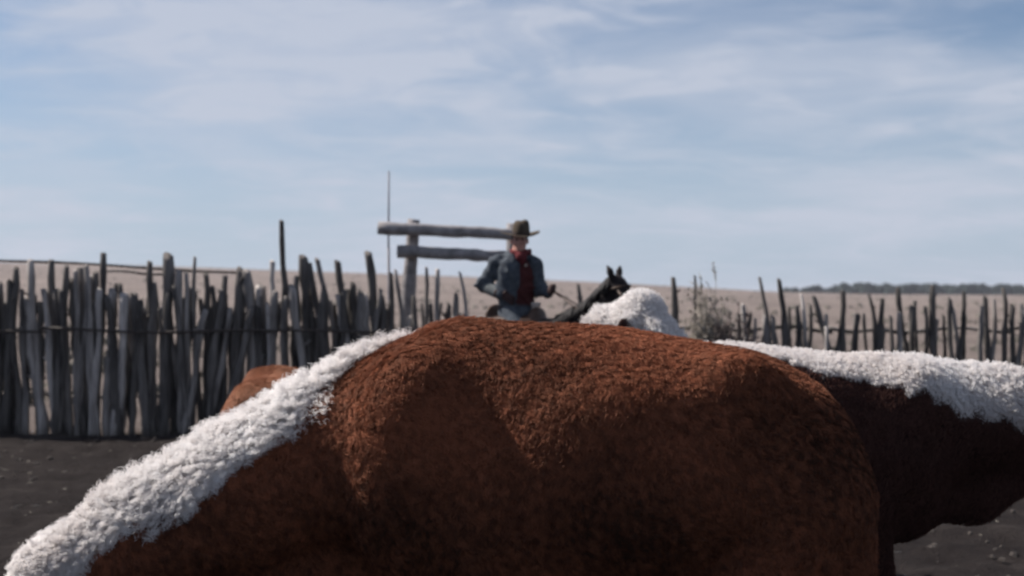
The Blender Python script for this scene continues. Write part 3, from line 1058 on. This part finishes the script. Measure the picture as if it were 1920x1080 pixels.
    grow_fur('brown_coat', VV, QQ, dens, blen, rad, mats[1], root, seed + 1,
             lambda P: zone(P) * (1 - white(P)) * (1 - .7 * near_ear(P)), comb, 0.26, 0.40, 0.013 / max(scale, .6), 0.20, 6, lambda P: 1 - .72 * near_ear(P))

    def wmap(P):
        u = np.linalg.norm(P - poll, axis=1)
        f = np.clip((u - 0.10) / 0.2, 0.6, 1.0)
        return f * np.clip(np.interp(white(P), [0, 1], [0.55, 1.0]), 0.4, 1)
    grow_fur('white_coat', VV, QQ, wdens, wlen, rad * 1.05, mats[2], root, seed + 2,
             lambda P: zone(P) * white(P) * near_muz(P), comb, 0.24, 0.76, 0.014 / max(scale, .6), wclump, 7, wmap)
    for e in eyes:
        mb = MB()
        blob_full(mb, e, 0.021)
        mb.build('eye', M['eye'], root)
    mb = MB(); blob_full(mb, muz + ax * .035 + front * .005, 0.062)
    mb.build('nose', M['muzzle'], root)
    return root


def blob_full(mb, c, r, n=12, rings=8):
    base = len(mb.v)
    mb.v.append(Vector((c[0], c[1], c[2] + r)))
    for i in range(1, rings):
        th = math.pi * i / rings
        for k in range(n):
            a = 2 * math.pi * k / n
            mb.v.append(Vector((c[0] + r * math.sin(th) * math.cos(a), c[1] + r * math.sin(th) * math.sin(a), c[2] + r * math.cos(th))))
    mb.v.append(Vector((c[0], c[1], c[2] - r)))
    for k in range(n):
        mb.f.append((base, base + 1 + k, base + 1 + (k + 1) % n))
        e = base + 1 + (rings - 2) * n
        mb.f.append((len(mb.v) - 1, e + (k + 1) % n, e + k))
    for i in range(rings - 2):
        b0 = base + 1 + i * n
        for k in range(n):
            mb.f.append((b0 + k, b0 + n + k, b0 + n + (k + 1) % n, b0 + (k + 1) % n))


RED = coat_mats('red_coat', (0.013, 0.005, 0.003), (0.325, 0.110, 0.056), gloss=0.06)
DARK = coat_mats('dark_red_coat', (0.030, 0.014, 0.013), (0.070, 0.033, 0.028), gloss=0.03)
TAN = coat_mats('tan_coat', (0.20, 0.085, 0.045), (0.42, 0.20, 0.115))

MAIN = dict(
    body=([-.635, -.60, -.52, -.36, -.12, .13, .38, .60, .72, .85, .97],
          [1.07, 1.225, 1.35, 1.432, 1.482, 1.525, 1.533, 1.522, 1.465, 1.36, 1.12],
          [.92, .80, .74, .70, .66, .63, .61, .61, .63, .70, .98],
          [.05, .16, .24, .30, .355, .385, .37, .31, .28, .21, .06]),
    bulges=[((.76, .21, 1.12), (.19, .16, .34)), ((-.38, .19, 1.05), (.24, .15, .28)), ((-.22, .24, 1.36), (.11, .07, .09)), ((-.44, .17, .82), (.19, .15, .26)), ((.10, .30, 1.12), (.30, .10, .24))],
    fx=.60, hx=-.42, tail_z=1.12,
    neck=[(.62, 0, 1.24), (.85, .02, 1.17), (1.06, .06, 1.095), (1.30, .10, .985), (1.56, .13, .865), (1.72, .14, .80)],
    neck_r=[.27, .24, .205, .182, .16, .15], neck_ys=.78,
    dewlap=[(.78, .02, .86), (1.1, .06, .80), (1.5, .11, .70)], dewlap_r=[.14, .12, .08],
    poll=(1.85, .15, .775), muzzle=(2.03, .19, .34),
    crest=[(.66, 0, 1.50), (.80, .01, 1.415), (.95, .03, 1.345), (1.15, .07, 1.255), (1.40, .11, 1.125), (1.65, .14, .985), (1.85, .15, .89)],
    crest_w=[.012, .06, .10, .15, .175, .165, .17])

make_cow('hereford_bull', 'huge curly red brown bull with a white crest, its back filling the foreground', (0.45, 4.05, 0), R(180), MAIN, RED, 100, 'bull',
         1.0, 0.018, 0.42, 92000, 120000, 0.00085, 0.034, 0.064)

STD = dict(
    body=([-.72, -.68, -.58, -.40, -.12, .13, .38, .60, .72, .85, .97],
          [1.05, 1.20, 1.30, 1.335, 1.325, 1.33, 1.345, 1.36, 1.33, 1.25, 1.02],
          [.95, .82, .74, .70, .64, .60, .58, .59, .62, .68, .92],
          [.05, .16, .24, .28, .33, .36, .34, .28, .25, .19, .06]),
    bulges=[((.72, .17, 1.05), (.18, .13, .30)), ((-.45, .17, 1.02), (.22, .13, .26))],
    fx=.60, hx=-.48, tail_z=1.12)

# white-faced cow with raised head, behind the bull
STD['white_belly'] = 0.40
HEADUP = dict(STD)
HEADUP.update(neck=[(.62, 0, 1.14), (.82, .01, 1.32), (1.00, .03, 1.45)], neck_r=[.25, .215, .185], neck_ys=.80,
              dewlap=[(.80, 0, .85), (1.0, .02, 1.0)], dewlap_r=[.13, .10],
              poll=(1.10, .0, 1.585), muzzle=(1.36, .0, 1.20),
              crest=[(.80, 0, 1.52), (.90, 0, 1.58), (1.05, 0, 1.66)], crest_w=[.16, .25, .28])
make_cow('hereford_cow', 'cow lifting a curly white head beside the dark horse', (-0.05, 8.6, -0.03), R(-38), HEADUP, DARK, 300, 'cow',
         1.0, 0.024, 0.55, 14000, 60000, 0.0016, 0.03, 0.075, 0.55)

# cow with the long white crest, facing right
CREST = dict(STD)
CREST.update(neck=[(.62, 0, 1.06), (.88, 0, 1.08), (1.15, 0, 1.11), (1.38, 0, 1.11)], neck_r=[.26, .235, .205, .18], neck_ys=.80,
             dewlap=[(.80, 0, .75), (1.05, 0, .76), (1.3, 0, .86)], dewlap_r=[.14, .12, .08],
             poll=(1.50, -.02, 1.15), muzzle=(1.86, -.05, .86),
             body=([-.72, -.68, -.58, -.40, -.12, .13, .38, .60, .72, .85, .97],
                   [1.05, 1.20, 1.31, 1.365, 1.385, 1.38, 1.365, 1.35, 1.325, 1.25, 1.02],
                   [.95, .82, .74, .70, .62, .56, .54, .52, .52, .58, .86],
                   [.05, .16, .24, .28, .33, .36, .34, .28, .25, .19, .06]),
             crest=[(-.25, 0, 1.39), (0.0, 0, 1.385), (.30, 0, 1.37), (.60, 0, 1.35), (.90, 0, 1.32), (1.2, 0, 1.31), (1.5, 0, 1.29)], crest_w=[.06, .13, .22, .26, .28, .28, .28])
back_cow = make_cow('hereford_cow', 'cow with a broad shaggy white band along its back in front of the gappy fence', (1.06, 6.0, 0.0), R(-3), CREST, DARK, 400, 'cow',
         1.0, 0.022, 0.40, 20000, 62000, 0.0014, 0.03, 0.042, 0.10)
back_cow.rotation_euler = (0, R(2.4), R(-3))

# tan calf behind the bull's neck
CALF = dict(STD)
CALF.update(neck=[(.62, 0, 1.10), (.88, 0, 1.05), (1.10, 0, .95)], neck_r=[.24, .19, .16], neck_ys=.78,
            poll=(1.22, .0, .92), muzzle=(1.48, .02, .60),
            crest=[(.80, 0, 1.28), (.95, 0, 1.24), (1.2, 0, 1.12)], crest_w=[.05, .10, .14])
make_cow('hereford_calf', 'tan calf with its rump toward us behind the white crest of the bull', (-1.60, 8.5, 0), R(97), CALF, TAN, 500, 'calf',
         0.83, 0.024, 0.5, 26000, 26000, 0.0016, 0.03, 0.04)


# ------------------------------------------------------------------ horse
HORSE_AT = (0.05, 12.6, 0.0)
HRZ = R(-35)
horse = empty('horse', HORSE_AT, HRZ)
tag(horse, 'dark horse carrying the cowboy, its neck and pricked ears raised', 'horse')


def build_horse():
    v = Vol((-1.15, -0.5, -0.05), (1.75, 0.5, 2.1), 0.02)
    v.loft_x([-.80, -.74, -.60, -.40, -.15, .10, .32, .50, .62, .70],
             [1.15, 1.30, 1.40, 1.43, 1.38, 1.37, 1.43, 1.40, 1.28, 1.05],
             [1.0, .90, .85, .82, .76, .72, .74, .80, .88, .98],
             [.06, .19, .26, .29, .28, .29, .26, .22, .17, .06], 0.05)
    for s in (1, -1):
        v.ell((.42, s * .14, 1.08), (.17, .11, .24), 0.08)
        v.ell((-.55, s * .15, 1.12), (.24, .14, .26), 0.08)
        v.chain([(.44, s * .16, 1.0), (.40, s * .17, .84), (.42, s * .16, .48), (.41, s * .16, .18), (.45, s * .16, .04)], [.11, .075, .052, .036, .055], 0.04)
        v.chain([(-.55, s * .16, 1.08), (-.42, s * .18, .86), (-.68, s * .17, .55), (-.63, s * .17, .18), (-.59, s * .17, .04)], [.18, .12, .06, .04, .056], 0.05)
    v.chain([(.42, 0, 1.17), (.68, 0, 1.32), (.92, 0, 1.49), (1.12, 0, 1.71)], [.21, .155, .118, .094], 0.09, 0.62)
    v.cap((1.14, 0, 1.74), (1.29, 0, 1.55), .098, .088, 0.05, .8)
    v.cap((1.27, 0, 1.57), (1.45, 0, 1.29), .085, .055, 0.05, .85)
    v.ell((1.46, 0, 1.27), (.06, .055, .065), 0.03)
    for s in (1, -1):
        v.ell((1.225, s * .062, 1.665), (.035, .03, .035), 0.03)
        v.ell((1.48, s * .04, 1.28), (.016, .016, .02), 0, None, True)
        v.chain([(1.12, s * .055, 1.80), (1.11, s * .085, 1.875), (1.095 + .03 * s, s * .085, 1.945)], [.034, .034, .006], 0.02)
    v.chain([(-.80, 0, 1.22), (-.88, 0, 1.0)], [.05, .05], 0.03)
    V, Q = v.mesh(2)
    mesh_from_arrays('body', V, Q, M['horse'], horse)
    rg = np.random.default_rng(5)
    mane = MB()
    for i in range(90):
        t = rg.random()
        a = Vector((.50, 0, 1.43)).lerp(Vector((.84, 0, 1.585)), min(1, t * 2)) if t < .5 else Vector((.84, 0, 1.585)).lerp(Vector((1.10, 0, 1.81)), t * 2 - 1)
        L = rg.uniform(.08, .15)
        d = Vector((rg.uniform(-.35, 0.0), -1 * rg.uniform(.4, .9), -rg.uniform(.5, 1.0))).normalized()
        mane.tube([a, a + Vector((-.03, -.03, .015)), a + d * L * .6 + Vector((0, -.05, 0)), a + d * L + Vector((0, -.05, -.02))], [.013, .014, .011, .003], 5)
    mane.build('mane', M['mane'], horse)
    tail = MB()
    for i in range(40):
        a = Vector((-.87 + rg.uniform(-.03, .03), rg.uniform(-.04, .04), 1.02 + rg.uniform(-.1, .1)))
        tail.tube([a, a + Vector((-.04, rg.uniform(-.04, .04), -.3)), a + Vector((-.02, rg.uniform(-.07, .07), -.68))], [.016, .018, .004], 5)
    tail.build('tail', M['mane'], horse)
    for s in (1, -1):
        mb = MB(); blob_full(mb, (1.24, s * .083, 1.66), .02); mb.build('eye', M['eye'], horse)


build_horse()
bridle = empty('bridle', HORSE_AT, HRZ)
tag(bridle, 'dark leather bridle and reins on the horse', 'bridle')


def strap(parent, pts, r, name, mat=None, n=6):
    return MB().tube(pts, [r] * len(pts), n).build(name, mat or M['leather'], parent)


def ring_pts(c, axis, ru, rv, n=18):
    axis = Vector(axis).normalized(); u = Vector((0, 1, 0)); w = axis.cross(u).normalized()
    return [Vector(c) + u * ru * math.cos(a) + w * rv * math.sin(a) for a in np.linspace(0, 2 * math.pi, n)]


ha = Vector((1.45, 0, 1.29)) - Vector((1.14, 0, 1.74))
strap(bridle, ring_pts((1.365, 0, 1.425), ha, .072, .082), .010, 'noseband')
strap(bridle, ring_pts((1.165, 0, 1.72), (0.25, 0, -0.97), .090, .105), .010, 'headstall')
for s in (1, -1):
    strap(bridle, [(1.195, s * .087, 1.70), (1.30, s * .082, 1.54), (1.415, s * .062, 1.345)], .008, 'cheek_strap')

# ------------------------------------------------------------------ saddle
saddle = empty('saddle', HORSE_AT, HRZ)
tag(saddle, 'worn leather stock saddle with a tall horn under the cowboy', 'saddle')
v = Vol((-.5, -.45, 1.0), (.5, .45, 1.75), 0.014)
v.ell((.0, 0, 1.395), (.34, .26, .07), 0.03)
v.ell((-.24, 0, 1.47), (.05, .19, .10), 0.05)
v.ell((.24, 0, 1.46), (.06, .12, .08), 0.05)
V, Q = v.mesh(2)
mesh_from_arrays('seat', V, Q, M['leather'], saddle)
MB().tube([(.21, 0, 1.44), (.22, 0, 1.54), (.225, 0, 1.565), (.225, 0, 1.585)], [.045, .036, .052, .040], 12).build('horn', M['rope'], saddle)
for s in (1, -1):
    v = Vol((-.35, -.5, .7), (.4, .5, 1.5), 0.014)
    v.ell((.02, s * .30, 1.22), (.22, .022, .22), 0.0)
    V, Q = v.mesh(2)
    mesh_from_arrays('skirt', V, Q, M['leather'], saddle)
    strap(saddle, [(.12, s * .335, 1.2), (.16, s * .40, .95), (.16, s * .42, .70)], .018, 'stirrup_strap')
    strap(saddle, [Vector((.16, s * .42, .62)) + Vector((.03, .075 * math.sin(a), .09 * math.cos(a))) for a in np.linspace(0, 6.283, 16)], .012, 'stirrup')
# ------------------------------------------------------------------ cowboy
PERSON = empty('person', HORSE_AT, 0)
tag(PERSON, 'cowboy on the dark horse in a brown hat, denim jacket, red shirt and neckerchief', 'person')
BODY_RZ = R(20)
cz, sz = math.cos(BODY_RZ), math.sin(BODY_RZ)


def bt(p):
    """chest frame (facing -y) to the person's frame"""
    return (p[0] * cz - p[1] * sz, p[0] * sz + p[1] * cz, p[2])


H = Vector((math.cos(HRZ), math.sin(HRZ), 0))
SD = Vector((-math.sin(HRZ), math.cos(HRZ), 0))
SHR, ELR, WRR = (-.205, .0, 1.965), (-.335, .035, 1.755), (-.165, -.115, 1.665)      # his right arm, at the pictures left
SHL, ELL, WRL = (.168, .0, 1.955), (.235, .02, 1.715), (.305, -.20, 1.675)
HAND_R = (-.085, -.155, 1.625)
HAND_L = (.345, -.275, 1.705)
TZ = [1.40, 1.50, 1.62, 1.75, 1.88, 1.97, 2.035, 2.07]
TWX = [.165, .170, .172, .185, .195, .178, .125, .07]
TWY = [.125, .120, .115, .125, .130, .115, .085, .06]
TCX = [0.0] * 8
TCY = [0, 0, 0, -.005, -.005, 0, .01, .01]
HEAD = (.025, -.035, 2.19)


def hips_knees():
    out = []
    for s in (1, -1):
        hip = Vector((0, 0, 1.46)) + SD * s * .10
        knee = hip + H * .33 + SD * s * .25 - Vector((0, 0, .33))
        ank = knee - H * .10 + SD * s * .06 - Vector((0, 0, .42))
        toe = ank + H * .17 - Vector((0, 0, .05))
        out.append((hip, knee, ank, toe))
    return out


def rot_field(v):
    """express the grid of v in the chest frame"""
    pass


def torso(v, grow, k, zlo=None, zhi=None):
    zs = np.array(TZ)

    def fn(X, Y, Z):
        xr = X * cz + Y * sz
        yr = -X * sz + Y * cz
        z = Z[0, 0, :]
        g = lambda q: np.interp(z, zs, q)[None, None, :]
        a, b = g(TWX) + grow, g(TWY) + grow
        r = ((np.abs(xr) / a) ** 2.4 + (np.abs(yr - g(TCY)) / b) ** 2.4) ** (1 / 2.4)
        d = (r - 1) * np.minimum(a, b)
        z0 = zlo if zlo is not None else zs[0]
        z1 = zhi if zhi is not None else zs[-1]
        ez = np.maximum(np.maximum(z0 - z, z - z1), 0)[None, None, :]
        return np.where(ez > 0, np.maximum(d, 0) + ez, d)
    v.apply((-.26, -.26, TZ[0]), (.26, .26, TZ[-1]), fn, k)


def hand(v, wrist, palm, spread, curl_dir, thumb_dir, r=0.0095, k=0.008):
    """palm plus four unequal bent fingers and a thumb"""
    w, p = Vector(wrist), Vector(palm)
    d = (p - w).normalized()
    sp = Vector(spread).normalized()
    cu = Vector(curl_dir).normalized()
    for j in (-1.5, -.5, .5, 1.5):
        v.cap(w + sp * .010 * j, p + d * .02 + sp * .019 * j, .017, .014, 0.02)
    for j, L in zip((-1.5, -.5, .5, 1.5), (.85, 1.0, .95, .75)):
        a = p + d * .025 + sp * .0205 * j
        b = a + (d * .75 + cu * .5) * .038 * L
        c = b + (d * .1 + cu * 1.0) * .030 * L
        e = c + (d * -.7 + cu * .6) * .022 * L
        v.chain([a, b, c, e], [r * 1.05, r, r * .95, r * .85], k)
    th = Vector(thumb_dir).normalized()
    a = w.lerp(p, .45) + th * .02
    b = a + (th * .8 + d * .6) * .034
    c = b + (d * .8 + cu * .6) * .03
    v.chain([a, b, c], [r * 1.35, r * 1.15, r * .9], k + .004)


def build_person():
    hx, hy, hz = HEAD
    # one continuous body
    v = Vol((-.62, -.62, .45), (.72, .62, 2.40), 0.009)
    torso(v, -.022, 0.02)
    v.ell((0, 0, 1.46), (.16, .13, .13), 0.05)
    v.chain([(0.012, .015, 2.02), (.02, -.005, 2.10), (hx, hy + .02, hz - .04)], [.062, .057, .055], 0.04)
    v.ell((hx, hy + .015, hz + .035), (.076, .096, .100), 0.02)          # skull
    v.ell((hx, hy - .028, hz - .035), (.058, .066, .078), 0.03)          # face
    v.ell((hx, hy - .060, hz - .090), (.034, .030, .026), 0.025)         # chin
    v.ell((hx, hy - .083, hz + .025), (.052, .014, .012), 0.015)         # brow
    v.chain([(hx, hy - .088, hz + .015), (hx, hy - .112, hz - .028)], [.010, .0155], 0.012)   # nose
    for s in (1, -1):
        v.ell((hx + s * .030, hy - .096, hz + .006), (.016, .014, .010), 0.006, None, True)   # eye sockets
        v.ell((hx + s * .040, hy - .070, hz - .025), (.022, .022, .020), 0.02)                # cheekbones
        v.ell((hx + s * .079, hy + .012, hz - .005), (.012, .022, .034), 0.01)                # ears
    v.ell((hx, hy - .094, hz - .060), (.024, .010, .0045), 0, None, True)
    v.ell((hx, hy - .094, hz - .068), (.022, .010, .007), 0.006)
    for S, E, Wt, Hd in ((SHR, ELR, WRR, HAND_R), (SHL, ELL, WRL, HAND_L)):
        v.chain([S, E, Wt], [.056, .044, .030], 0.03)
    hand(v, WRR, HAND_R, (.3, .1, 1), (.2, .9, -.2), (0, -.3, 1))
    hand(v, WRL, HAND_L, (.2, .2, 1), (-1, .1, -.1), (-.2, -.2, 1))
    for hip, knee, ank, toe in hips_knees():
        v.chain([hip, knee, ank, toe], [.085, .058, .042, .03], 0.04)
    V, Q = v.mesh(1)
    mesh_from_arrays('body', V, Q, M['skin'], PERSON)
    for s in (1, -1):
        mb = MB(); blob_full(mb, (hx + s * .030, hy - .082, hz + .006), .0115); mb.build('eye', M['eye'], PERSON)
    # hair under the hat
    v = Vol((hx - .12, hy - .12, hz - .12), (hx + .12, hy + .16, hz + .16), 0.006)
    v.ell((hx, hy + .022, hz + .035), (.083, .100, .104), 0)
    v.ell((hx, hy + .060, hz - .04), (.066, .055, .06), 0.02)
    v.apply((hx - .2, hy - .3, hz - .2), (hx + .2, hy - .03, hz + .2), lambda X, Y, Z: (Y - (hy - .042)) + 0 * X + 0 * Z, 0, True)
    V, Q = v.mesh(1)
    mesh_from_arrays('hair', V, Q, M['hair'], PERSON)
    # red shirt
    v = Vol((-.3, -.3, 1.38), (.3, .3, 2.12), 0.009)
    torso(v, -.004, 0)
    # folds
    for i in range(7):
        p = RNG.uniform(-1, 1, 3)
        a = bt((.02 + .07 * p[0], -.118, 1.62 + .04 * i)); b = bt((.10 + .06 * p[1], -.112, 1.58 + .05 * i))
        v.cap(a, b, .012, .008, .02)
    v.wrinkle(.0055, 22)
    V, Q = v.mesh(1)
    mesh_from_arrays('shirt', V, Q, M['shirt'], PERSON)
    # denim jacket, open at the front
    v = Vol((-.5, -.45, 1.46), (.5, .35, 2.14), 0.009)
    torso(v, .016, 0, 1.535, 2.055)
    fx = (0.055, -.2)

    def wedge(X, Y, Z):
        xr = X * cz + Y * sz
        yr = -X * sz + Y * cz
        half = 0.080 + 0.04 * np.clip((1.95 - Z) / .4, 0, 1)
        return np.maximum(np.abs(xr - .066) - half, yr + 0.03)
    v.apply((-.3, -.4, 1.4), (.3, .1, 2.2), wedge, 0, True)
    for S, E, Wt in ((SHR, ELR, WRR), (SHL, ELL, WRL)):
        v.chain([S, E, Wt], [.078, .062, .049], 0.05)
        v.cap((S[0] * .25, .01, 2.05), S, .05, .06, .05)
        Sv, Ev, Wv = Vector(S), Vector(E), Vector(Wt)
        for i in range(4):                                      # sleeve creases at the elbow
            c = Ev + (Sv - Ev) * (.12 * i - .1) + Vector((RNG.uniform(-.02, .02), -.02, 0))
            v.cap(c + Vector((-.045, -.03, .015)), c + Vector((.045, -.03, -.015)), .018, .014, .02)
    # collar
    for s in (1, -1):
        a = bt((s * .055, .055, 2.075)); b = bt((s * .085, -.02, 2.065)); c = bt((s * .085 + .02, -.105, 2.00))
        v.chain([a, b, c], [.020, .022, .018], 0.02)
    v.wrinkle(.0065, 21)
    V, Q = v.mesh(1)
    mesh_from_arrays('jacket', V, Q, M['denim'], PERSON)
    # sunlight on his right sleeve, painted as a paler denim shell
    v = Vol((-.5, -.35, 1.5), (.1, .25, 1.95), 0.009)
    e0 = Vector(ELR).lerp(Vector(SHR), .30)
    v.chain([e0, ELR, Vector(ELR).lerp(Vector(WRR), .8)], [.068, .0675, .056], 0.02)
    v.wrinkle(.0065, 21)
    V, Q = v.mesh(1)
    mesh_from_arrays('lit_sleeve', V, Q, M['lit_denim'], PERSON)
    # pocket flaps and button
    for x_, z_ in ((-.105, 1.90),):
        a = [bt((x_ + dx, yy, z_ + dz)) for dx, yy, dz in ((-.05, -.141, .02), (.05, -.146, .02), (.05, -.150, -.018), (0, -.153, -.034), (-.05, -.146, -.018))]
        b = [bt((x_ + dx, -.10, z_ + dz)) for dx, dz in ((-.05, .02), (.05, .02), (.05, -.018), (0, -.034), (-.05, -.018))]
        mesh_obj('pocket_flap', a + b, [(0, 1, 2, 3, 4), (9, 8, 7, 6, 5)] + [(i, i + 5, (i + 1) % 5 + 5, (i + 1) % 5) for i in range(5)], M['denim'], PERSON, False)
    mb = MB(); blob_full(mb, bt((.045, -.128, 1.945)), .014)
    mb.build('shirt_snap', M['rope'], PERSON)
    # neckerchief
    v = Vol((-.2, -.25, 1.88), (.25, .2, 2.2), 0.007)
    ring = [(.018 + .078 * math.cos(a), -.005 + .078 * math.sin(a), 2.075 + .012 * math.sin(a)) for a in np.linspace(0, 6.283, 15)]
    v.chain(ring, [.026] * 15, 0.02)
    v.chain([(.03, -.085, 2.07), (.035, -.115, 2.03), (.05, -.128, 1.965)], [.034, .036, .012], 0.02)
    v.ell((.04, -.115, 2.02), (.055, .02, .045), 0.03)
    v.chain([(.09, -.02, 2.075), (.125, -.02, 2.095), (.14, -.03, 2.05)], [.016, .014, .008], 0.02)
    V, Q = v.mesh(1)
    mesh_from_arrays('neckerchief', V, Q, M['bandana'], PERSON)
    # gloves
    for Wt, Hd, spv, cu, th in ((WRR, HAND_R, (.3, .1, 1), (.2, .9, -.2), (0, -.3, 1)), (WRL, HAND_L, (.2, .2, 1), (-1, .1, -.1), (-.2, -.2, 1))):
        c = Vector(Hd)
        v = Vol(c - Vector((.16, .16, .16)), c + Vector((.16, .16, .16)), 0.0045)
        hand(v, Wt, Hd, spv, cu, th, 0.0135, 0.006)
        W2 = Vector(Wt)
        v.cap(W2 - (c - W2).normalized() * .03, W2 + (c - W2) * .3, .045, .030, 0.02)
        V, Q = v.mesh(1)
        mesh_from_arrays('glove', V, Q, M['glove'], PERSON)
    # trousers, belt, boots
    v = Vol((-.6, -.6, .55), (.75, .6, 1.66), 0.011)
    torso(v, .004, 0, 1.38, 1.55)
    v.ell((0, 0, 1.47), (.18, .15, .13), 0.04)
    for hip, knee, ank, toe in hips_knees():
        v.chain([hip, knee, ank + Vector((0, 0, .06))], [.105, .078, .065], 0.04)
    V, Q = v.mesh(1)
    mesh_from_arrays('trousers', V, Q, M['denim'], PERSON)
    v = Vol((-.3, -.3, 1.48), (.3, .3, 1.62), 0.007)
    torso(v, .014, 0, 1.528, 1.560)
    V, Q = v.mesh(1)
    mesh_from_arrays('belt', V, Q, M['glove'], PERSON)
    for hip, knee, ank, toe in hips_knees():
        lo = Vector((min(ank.x, toe.x), min(ank.y, toe.y), min(ank.z, toe.z))) - Vector((.12, .12, .12))
        hi = Vector((max(ank.x, toe.x), max(ank.y, toe.y), max(ank.z, toe.z))) + Vector((.12, .12, .22))
        v = Vol(lo, hi, 0.009)
        v.chain([ank + Vector((0, 0, .12)), ank, toe], [.062, .052, .036], 0.03)
        v.cap(ank - H * .03, ank - H * .03 - Vector((0, 0, .065)), .036, .034, 0.01)
        V, Q = v.mesh(1)
        mesh_from_arrays('boot', V, Q, M['boot'], PERSON)


build_person()


def build_hat():
    hx, hy, hz = HEAD
    hat = empty('cowboy_hat', (HORSE_AT[0] + hx + .012, HORSE_AT[1] + hy + .012, hz + .060), R(8))
    hat.rotation_euler = (R(7), R(2), R(8))
    tag(hat, 'dark brown felt cowboy hat with curled brim on the rider', 'hat')
    n = 40
    vs, fs = [], []
    prof = [(.090, .0), (.092, .02), (.090, .05), (.085, .085), (.078, .112), (.067, .130), (.046, .140), (.02, .142)]
    for r, z in prof:
        for k in range(n):
            a = 2 * math.pi * k / n
            x, y = math.cos(a), math.sin(a)
            rr = r * (1 + .0 * x)
            pinch = 1 - .20 * max(0, (z - .05) / .1) * max(0, -y) ** 2
            px, py = rr * .90 * x * pinch, rr * 1.12 * y
            zz = z
            if z > .1:
                zz -= .013 * math.exp(-(px / .024) ** 2) * (z - .1) / .046 - .006 * x     # centre crease
            vs.append((px, py, zz))
    for i in range(len(prof) - 1):
        for k in range(n):
            fs.append((i * n + k, i * n + (k + 1) % n, (i + 1) * n + (k + 1) % n, (i + 1) * n + k))
    fs.append(tuple((len(prof) - 1) * n + k for k in range(n)))
    crown = mesh_obj('crown', vs, fs, M['felt'], hat)
    vs, fs = [], []
    rs = [.0, .2, .4, .6, .8, .93, 1.0]
    for t in rs:
        for k in range(n):
            a = 2 * math.pi * k / n
            x, y = math.cos(a), math.sin(a)
            r0x, r0y = .088 * .90, .088 * 1.12
            r1x, r1y = (.195 if x > 0 else .212), .200
            px, py = x * (r0x + (r1x - r0x) * t), y * (r0y + (r1y - r0y) * t)
            side = abs(x) ** 1.6
            z = -.004 + t ** 1.7 * ((.050 if x > 0 else .022) * side - .004 * (1 - side))
            if side > .5: px *= 1 - .10 * t * t * (side - .5)
            vs.append((px, py, z))
    for i in range(len(rs) - 1):
        for k in range(n):
            fs.append((i * n + k, i * n + (k + 1) % n, (i + 1) * n + (k + 1) % n, (i + 1) * n + k))
    brim = mesh_obj('brim', vs, fs, M['felt'], hat)
    for o in (crown, brim):
        md = o.modifiers.new('thick', 'SOLIDIFY'); md.thickness = .005; md.offset = 1
    vs, fs = [], []
    for z, g in ((.004, .004), (.012, .0062), (.024, .0062), (.030, .003)):
        for k in range(n):
            a = 2 * math.pi * k / n
            vs.append(((.0885 * .90 + g + .003) * math.cos(a), (.0885 * 1.12 + g + .003) * math.sin(a), z))
    for i in range(3):
        for k in range(n):
            fs.append((i * n + k, i * n + (k + 1) % n, (i + 1) * n + (k + 1) % n, (i + 1) * n + k))
    mesh_obj('band', vs, fs, M['hatband'], hat)


build_hat()

# reins from the bit to his hand
hw = Matrix.Translation(HORSE_AT) @ Matrix.Rotation(HRZ, 4, 'Z')
hl = hw.inverted() @ (Vector(HORSE_AT) + Vector(HAND_L))
for s in (1, -1):
    a = Vector((1.43, s * .065, 1.32)); b = Vector(hl) + Vector((0, s * .008, -.01))
    mid = a.lerp(b, .5) + Vector((0, s * .06, -.07))
    pts = [a, a.lerp(mid, .5) + Vector((0, s * .03, -.02)), mid, mid.lerp(b, .5) + Vector((0, 0, -.01)), b]
    strap(bridle, pts, .007, 'rein')
